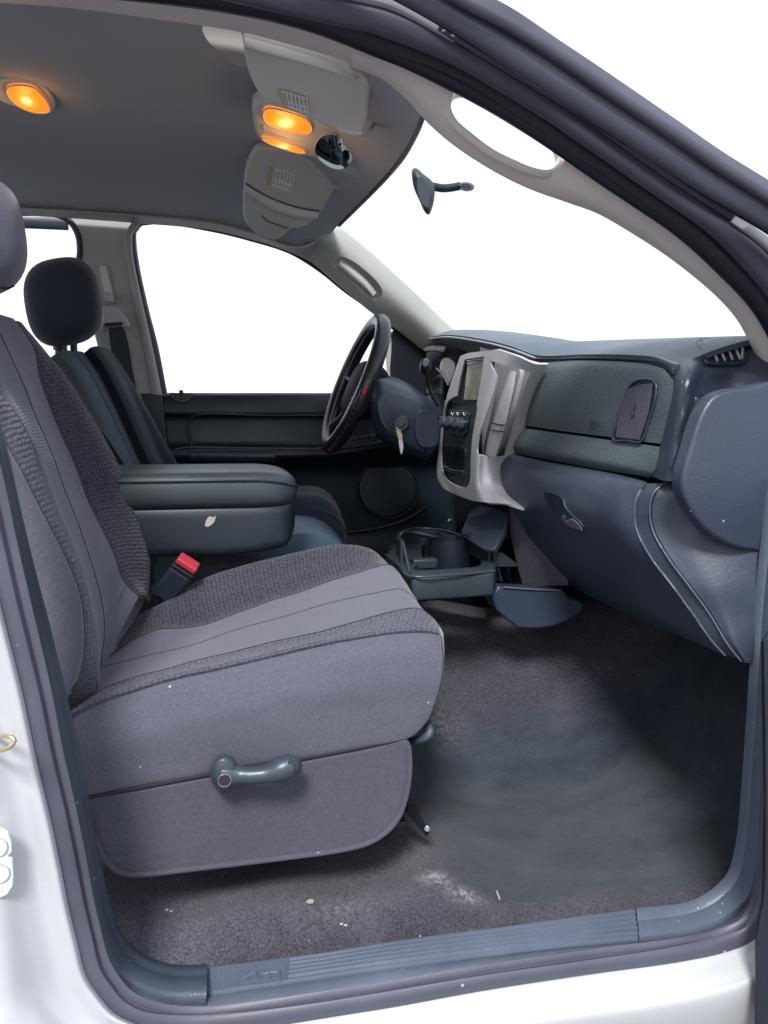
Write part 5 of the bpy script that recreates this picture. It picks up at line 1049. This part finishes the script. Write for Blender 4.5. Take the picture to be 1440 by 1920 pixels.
# raised walls round the cup wells
def wall(name, pts, z0, z1, mat, th=.006):
    A = spl([Vector((p.x, p.y, z0)) for p in pts], 30); B = [Vector((p.x, p.y, z1 if not callable(z1) else z1(i/29))) for i, p in enumerate(A)]
    return loftp(name, [A, B], mat, ch, nv=30, seg=2, thick=th)
w1 = [qz(x, y, 1.16) for x, y in ((756,1055),(748,1035),(760,1020),(790,1014),(830,1016),(860,1024),(890,1036),(915,1050))]
wall('rear_wall', w1, 1.15, lambda t: 1.205-.025*t, 'console_plastic')
tube('wall_edge', [Vector((p.x, p.y, 1.205-.025*i/29)) for i, p in enumerate(spl(w1, 30))], .0026, 'handle_plastic', ch, raw=True, ns=8)
tube('wall_edge', [Vector((w1[0].x, w1[0].y, 1.205)), qz(768, 1072, 1.165)], .0026, 'handle_plastic', ch, n=8, ns=8)
c2_ = qz(848, 1046, 1.14)
def ring(name, c, r, z0, z1, mat, a0=0, a1=2*math.pi):
    A = [Vector((c.x+r*math.cos(a0+(a1-a0)*k/31), c.y+r*math.sin(a0+(a1-a0)*k/31), z0)) for k in range(32)]; B = [Vector((p.x, p.y, z1)) for p in A]
    return sheet(name, [[a, b] for a, b in zip(A, B)], mat, ch, .004, toward=Vector((-.6, -1, 0)))
ring('cup_ring', c2_+Vector((0, .02, 0)), .048, 1.105, 1.185, 'dark_plastic'); ring('cup_ring', qz(800, 1030, 1.14)+Vector((0, .02, 0)), .040, 1.11, 1.185, 'dark_plastic')
box('cup_divider', q(795, 1056, 1.52), (.055, .03, .022), 'console_plastic', ch, bevel=.004)
fl = plate('hinged_lid', [q(880,957,1.70), q(900,945,1.70), q(953,962,1.55), q(945,995,1.50), q(927,1031,1.47), q(905,1028,1.49), q(862,1002,1.66)], .012, 'slate_smooth', ch, bevel=.004, toward=Vector((-1, -.5, .4)))
tube('lid_edge', [q(953,962,1.548), q(945,996,1.498), q(928,1031,1.468)], .002, 'handle_plastic', ch, n=20, ns=8)
plate('hinge_arm', Q([(926,1036),(942,1036),(964,1052),(975,1062),(960,1064),(927,1064)], 1.50), .02, 'console_plastic', ch, bevel=.003)
for a in (((866,1000),(880,1004),(884,1014)),): tube('finger_notch', [q(x, y, 1.60) for x, y in a], .005, 'dark_plastic', ch, n=12, ns=8)
tube('tray_handle', [q(748,1008,1.66), q(752,1001,1.66), q(775,999,1.67), q(812,1006,1.66), q(822,1008,1.66)], .006, 'black_plastic', ch, n=30, ns=10)
plate('tray_step', [qz(x, y, 1.12) for x, y in ((728,1022),(744,1018),(745,1034),(728,1036))], .03, 'trim_teal', ch, bevel=.004, toward=Vector((0, 0, 1)))
loftp('tray_underside', [Q([(733,1056,1.60),(773,1086,1.52),(850,1082,1.50),(927,1075,1.48)]), Q([(742,1085,1.60),(775,1112,1.53),(850,1110,1.51),(920,1092,1.49)]), Q([(755,1105,1.64),(790,1124,1.60),(850,1118,1.58),(905,1100,1.55)])], 'dark_plastic', ch, nv=30, seg=6, thick=.01)
# bracket and floor tray on the hump
lb = thing('lower_bracket', 'dark support bracket and boot standing on the carpet hump', 'bracket', tuple(q(1010, 1177, 1.45)))
loftp('upright_panel', [Q([(953,944,1.55),(958,1000,1.54),(970,1060,1.53),(982,1100,1.52)]), Q([(975,950,1.50),(985,1000,1.49),(1000,1050,1.48),(1020,1098,1.48)]), Q([(1030,975,1.46),(1045,1020,1.46),(1060,1065,1.46),(1066,1097,1.46)])], 'valance', lb, nv=30, seg=6, thick=.01)
o = plate('boot_side', Q([(935,1098),(950,1102),(1053,1107),(1062,1112),(1066,1122),(1078,1125),(1093,1129),(1094,1140),(1092,1148),(1066,1164),(1038,1175),(1010,1179),(972,1178),(948,1160),(930,1142),(920,1120)], 1.44), .05, 'slate_smooth', lb, bevel=.005)
tube('boot_edge', Q([(944,1101),(1000,1105),(1052,1107)], 1.437), .002, 'edge_highlight', lb, n=20, ns=6)
for k in range(5): tube('loose_wire', [q(915+k*9, 1064+4*k % 7, 1.56), q(930+k*7, 1085+5*(k % 3), 1.55), q(950+k*5, 1098, 1.55)], .004, 'black_plastic', lb, n=14, ns=6)
wr = thing('pedal_wiring', 'thin cables hanging below the centre stack beside the column', 'cable', tuple(q(850, 1000, 1.8)))
for a in (((845,935),(850,965),(856,990)), ((838,950),(846,985),(840,998)), ((852,930),(858,960),(862,985))): tube('cable', Q(a, 1.80), .0018, 'dark_metal', wr, n=14, ns=6)
plate('cable_clip', Q([(840,975),(848,972),(848,976),(840,979)], 1.79), .003, 'steel', wr, bevel=.0005)
# ================================================================== OVERHEAD: visors, console, lamps, mirror
def visor(root, OL, Y, mat, n=70, th=.018, z_extra=0, Yf=None):
    P = [q(x, y, Yf(x, y)) for x, y in OL]
    return plate('visor_panel', P, th, mat, root, bevel=.006, seg=4, smooth=n)
VN = [(456,66),(461,63),(515,76),(590,98),(655,120),(672,130),(690,138),(694,146),(692,180),(688,225),(685,242),(678,251),(655,249),(633,245),(595,231),(552,213),(510,194),(486,178),(465,135),(457,100)]
fY = lambda x, y: 1.16+(y-66-(x-456)*.28)*.00085
vn = thing('passenger_sun_visor', 'beige sun visor nearest the open door with a warning label', 'sun visor', tuple(q(680, 130, 1.17)))
visor(vn, VN, 0, 'visor_cloth', Yf=fY)
band('visor_fold', [q(x, y, fY(x, y)-.004) for x, y in ((459,72),(520,88),(590,110),(640,130),(672,146))], [q(x, y, fY(x, y)-.004) for x, y in ((460,90),(515,104),(580,120),(630,130),(664,140))], 'visor_cloth', vn, n=40, h=.008)
LFT = .009
def label(root, pts, fY, k=6):
    o = plate('warning_label', [q(x, y, fY(x, y)-LFT) for x, y in pts], .001, 'label_white', root, bevel=0)
    a, b, c, d = [Vector((x, y, 0)) for x, y in pts]
    yl = [a, a.lerp(b, .13), d.lerp(c, .13), d]
    plate('label_band', [q(p.x, p.y, fY(p.x, p.y)-LFT-.0015) for p in yl], .0006, 'label_yellow', o, bevel=0)
    for i in range(k):
        t = .2+.72*i/(k-1)
        for s0, s1 in ((.08, .62), (.70, .92)):
            p = a.lerp(b, t).lerp(d.lerp(c, t), s0+.02*random.random()); e = a.lerp(b, t).lerp(d.lerp(c, t), s1-.12*random.random())
            tube('print_line', [q(p.x, p.y, fY(p.x, p.y)-LFT-.0013), q(e.x, e.y, fY(e.x, e.y)-LFT-.0013)], .0007, 'label_ink', o, n=2, ns=4)
label(vn, [(521,168),(576,184),(579,214),(531,198)], fY)
tube('visor_hinge', [q(664,122,1.165), q(672,124,1.15), q(684,128,1.15), q(690,136,1.16)], .008, 'bezel_grey', vn, n=20, ns=10)
tube('visor_arm', [q(676,253,fY(676,253)-.006), q(690,246,fY(690,246)-.004), q(700,234,1.31), q(705,227,1.32), q(710,225,1.33)], .0035, 'bezel_grey', vn, n=30, ns=8)
band('visor_tip', [q(x, y, fY(x, y)-.006) for x, y in ((632,238),(655,244),(680,247))], [q(x, y, fY(x, y)-.006) for x, y in ((634,245),(656,253),(678,254))], 'visor_cloth', vn, n=20, h=.004)
VF = [(485,278),(510,279),(540,281),(578,296),(615,311),(640,324),(650,331),(643,338),(632,350),(616,376),(600,401),(586,415),(572,426),(547,430),(534,440),(518,451),(505,449),(480,440),(468,428),(458,412),(456,380),(459,337),(463,312),(473,290)]
gY = lambda x, y: 1.70+(y-280)*.0015
vd_ = thing('driver_sun_visor', 'grey-green sun visor beyond the overhead console with a warning label', 'sun visor', tuple(q(640, 335, 1.8)))
visor(vd_, VF, 0, 'overhead_plastic', Yf=gY)
tube('visor_crease', [q(x, y, gY(x, y)-.008) for x, y in ((460,343),(480,356),(515,374),(560,389),(600,396))], .0016, 'stitch', vd_, n=40, ns=6)
band('visor_fold', [q(x, y, gY(x, y)-.006) for x, y in ((461,346),(482,360),(516,378),(560,393),(598,399))], [q(x, y, gY(x, y)-.006) for x, y in ((459,362),(482,378),(516,398),(556,408),(590,410))], 'overhead_plastic', vd_, n=40, h=.008)
tube('flap_edge', [q(x, y, gY(x, y)-.008) for x, y in ((492,405),(504,416),(516,420),(540,428))], .0012, 'stitch', vd_, n=24, ns=6)
label(vd_, [(509,313),(554,326),(545,360),(503,347)], gY)
tube('visor_arm', [q(626,348,1.79), q(638,352,1.79), q(646,345,1.79), q(652,334,1.80), q(664,334,1.81)], .004, 'bezel_grey', vd_, n=30, ns=8)
oc = thing('overhead_console', 'grey overhead console with two amber reading lamps and an oval mirror', 'overhead console', tuple(q(590, 260, 1.55)))
OCo = [(478,200),(500,190),(560,205),(640,232),(700,238),(736,262),(738,280),(722,305),(698,330),(676,336),(655,330),(610,306),(560,290),(500,272),(484,262),(476,235)]
ocY = lambda x, y: 1.42+(y-200)*.0017
plate('console_body', [q(x, y, ocY(x, y)) for x, y in OCo], .03, 'overhead_plastic', oc, bevel=.010, seg=4, smooth=80, dome=.004)
def lens(root, pts, Yf, name='reading_lamp'):
    P = spl([q(x, y, Yf(x, y)) for x, y in pts], 40, True)
    o = plate(name, P, .006, 'lamp_amber', root, bevel=0, dome=.003)
    me = o.data; c = sum(P, Vector())/len(P); l = me.uv_layers[0]; off = OFF[o.name]
    xs_ = [p.x for p in P]; ys_ = [p.y for p in P]; x0, x1 = min(xs_), max(xs_); y0, y1 = min(ys_), max(ys_)
    for lp_ in me.loops:
        v = me.vertices[lp_.vertex_index].co+off; l.data[lp_.index].uv = ((v.x-x0)/(x1-x0), (v.y-y0)/(y1-y0))
    tube('lens_rim', [p+(CAM-p)*.001 for p in P], .0016, 'overhead_plastic', o, raw=True, closed=True, ns=6)
    return c
l1 = [(495,208),(502,203),(520,205),(548,213),(572,222),(583,234),(584,246),(574,252),(555,250),(525,242),(502,232),(494,222)]
l2 = [(491,260),(500,259),(520,263),(548,272),(570,281),(573,287),(560,287),(530,278),(503,268)]
cl1 = lens(oc, l1, lambda x, y: ocY(x, y)-.012); cl2 = lens(oc, l2, lambda x, y: ocY(x, y)-.012)
tube('lamp_recess', [q(x, y, ocY(x, y)-.008) for x, y in ((493,235),(498,248),(530,258),(565,266),(584,262))], .0015, 'headliner', oc, n=30, ns=6)
mo = [(x, y) for x, y in ell(627, 285, 38, 30, 36, .55, 2.3)]
pm = plate('oval_mirror', [q(x, y, ocY(x, y)-.012) for x, y in mo], .003, 'mirror_glass', oc, bevel=0, dome=.010)
tube('mirror_rim', [q(x, y, ocY(x, y)-.013) for x, y in mo], .0012, 'bezel_grey', pm, raw=True, closed=True, ns=6)
dl = thing('dome_lamp', 'lit amber dome lamp in the roof lining at the left', 'lamp', tuple(q(58, 185, 1.55)))
dY = lambda x, y: 1.53+(y-150)*.0016
plate('lamp_base', [q(x, y, dY(x, y)) for x, y in ((-10,152),(30,149),(62,153),(85,163),(100,185),(104,200),(100,209),(88,212),(60,208),(0,190),(-10,175))], .012, 'overhead_plastic', dl, bevel=.003, smooth=50)
cl3 = lens(dl, [(12,172),(16,163),(40,160),(62,164),(78,178),(92,198),(94,208),(84,212),(60,210),(38,201),(20,186)], lambda x, y: dY(x, y)-.008, 'lamp_lens')
for nm_, c, e in (('reading_light', cl1, .12), ('reading_light', cl2, .07), ('dome_light', cl3, .09)):
    ld = bpy.data.lights.new(nm_, 'POINT'); ld.energy = e; ld.color = (1, .45, .12); ld.shadow_soft_size = .02
    lo = bpy.data.objects.new(nm_, ld); COL.objects.link(lo); lo.location = c+Vector((0, -.015, -.03))
rm = thing('rear_view_mirror', 'small dark rear view mirror on its stalk, fixed to the windscreen', 'mirror', tuple(q(872, 350, 1.6)))
# mirror head: seen from its end, glass to the rear
Hs = [(1.52, [(776,322),(782,319),(794,330),(812,346),(814,362),(808,388),(803,400),(796,394),(785,368),(778,345)]),
      (1.60, [(776,322),(782,320),(794,330),(806,346),(808,362),(806,384),(800,394),(792,388),(785,368),(778,345)]), (1.70, [(784,335),(788,333),(798,340),(806,352),(808,362),(806,376),(802,384),(796,378),(791,364),(786,350)])]
rmh = soft('mirror_head', [[q(x, y, Y) for x, y in H] for Y, H in [(1.505, ell(794, 360, 10, 30, 10, -.25))]+Hs+[(1.71, ell(797, 360, 6, 18, 10, -.25))]], 'console_plastic', rm, nu=40, nv=20)
tube('mirror_stalk', [q(808,349,1.59), q(830,353,1.60), q(845,352,1.60), q(862,349,1.60)], .0085, 'black_plastic', rm, n=20, ns=12)
soft('glass_mount', [[q(x, y, Y) for x, y in H] for Y, H in ((1.62, ell(873, 350, 10, 6, 14, .1)), (1.60, ell(874, 350, 16, 9, 14, .1)), (1.575, ell(873, 350, 10, 6, 14, .1)))], 'black_plastic', rm, nu=24, nv=10)
# ================================================================== loose dirt on carpet and sill
tw = thing('straw_bit', 'short straw-coloured bit of debris on the footwell carpet', 'straw', tuple(floorpt(935, 1685)))
tube('straw', [floorpt(931, 1675)+Vector((0, 0, .004)), floorpt(937, 1691)+Vector((0, 0, .004))], .0015, 'dirt_pale', tw, n=3, ns=6)
tw = thing('lint_flake', 'pale lint flake on the carpet in front of the seat valance', 'lint', tuple(floorpt(581, 1695)))
plate('flake', [floorpt(x, y)+Vector((0, 0, .005)) for x, y in ((574,1696),(580,1691),(589,1693),(587,1699),(578,1699))], .001, 'dirt_pale', tw, bevel=0, toward=Vector((0, 0, 1)))

for lab, x, y in (('pale lint flake on the carpet near the rear corner of the opening', 318, 1711), ('small pale crumb on the carpet close to the sill tread plate', 645, 1738)):
    tw = thing('lint_flake', lab, 'lint', tuple(floorpt(x, y)))
    for dx in (-5, 3): plate('flake', [floorpt(x+dx+a, y+b+dx*.3)+Vector((0, 0, .004)) for a, b in ((-4, 1), (0, -2), (4, 0), (1, 3))], .001, 'dirt_pale', tw, bevel=0, toward=Vector((0, 0, 1)))
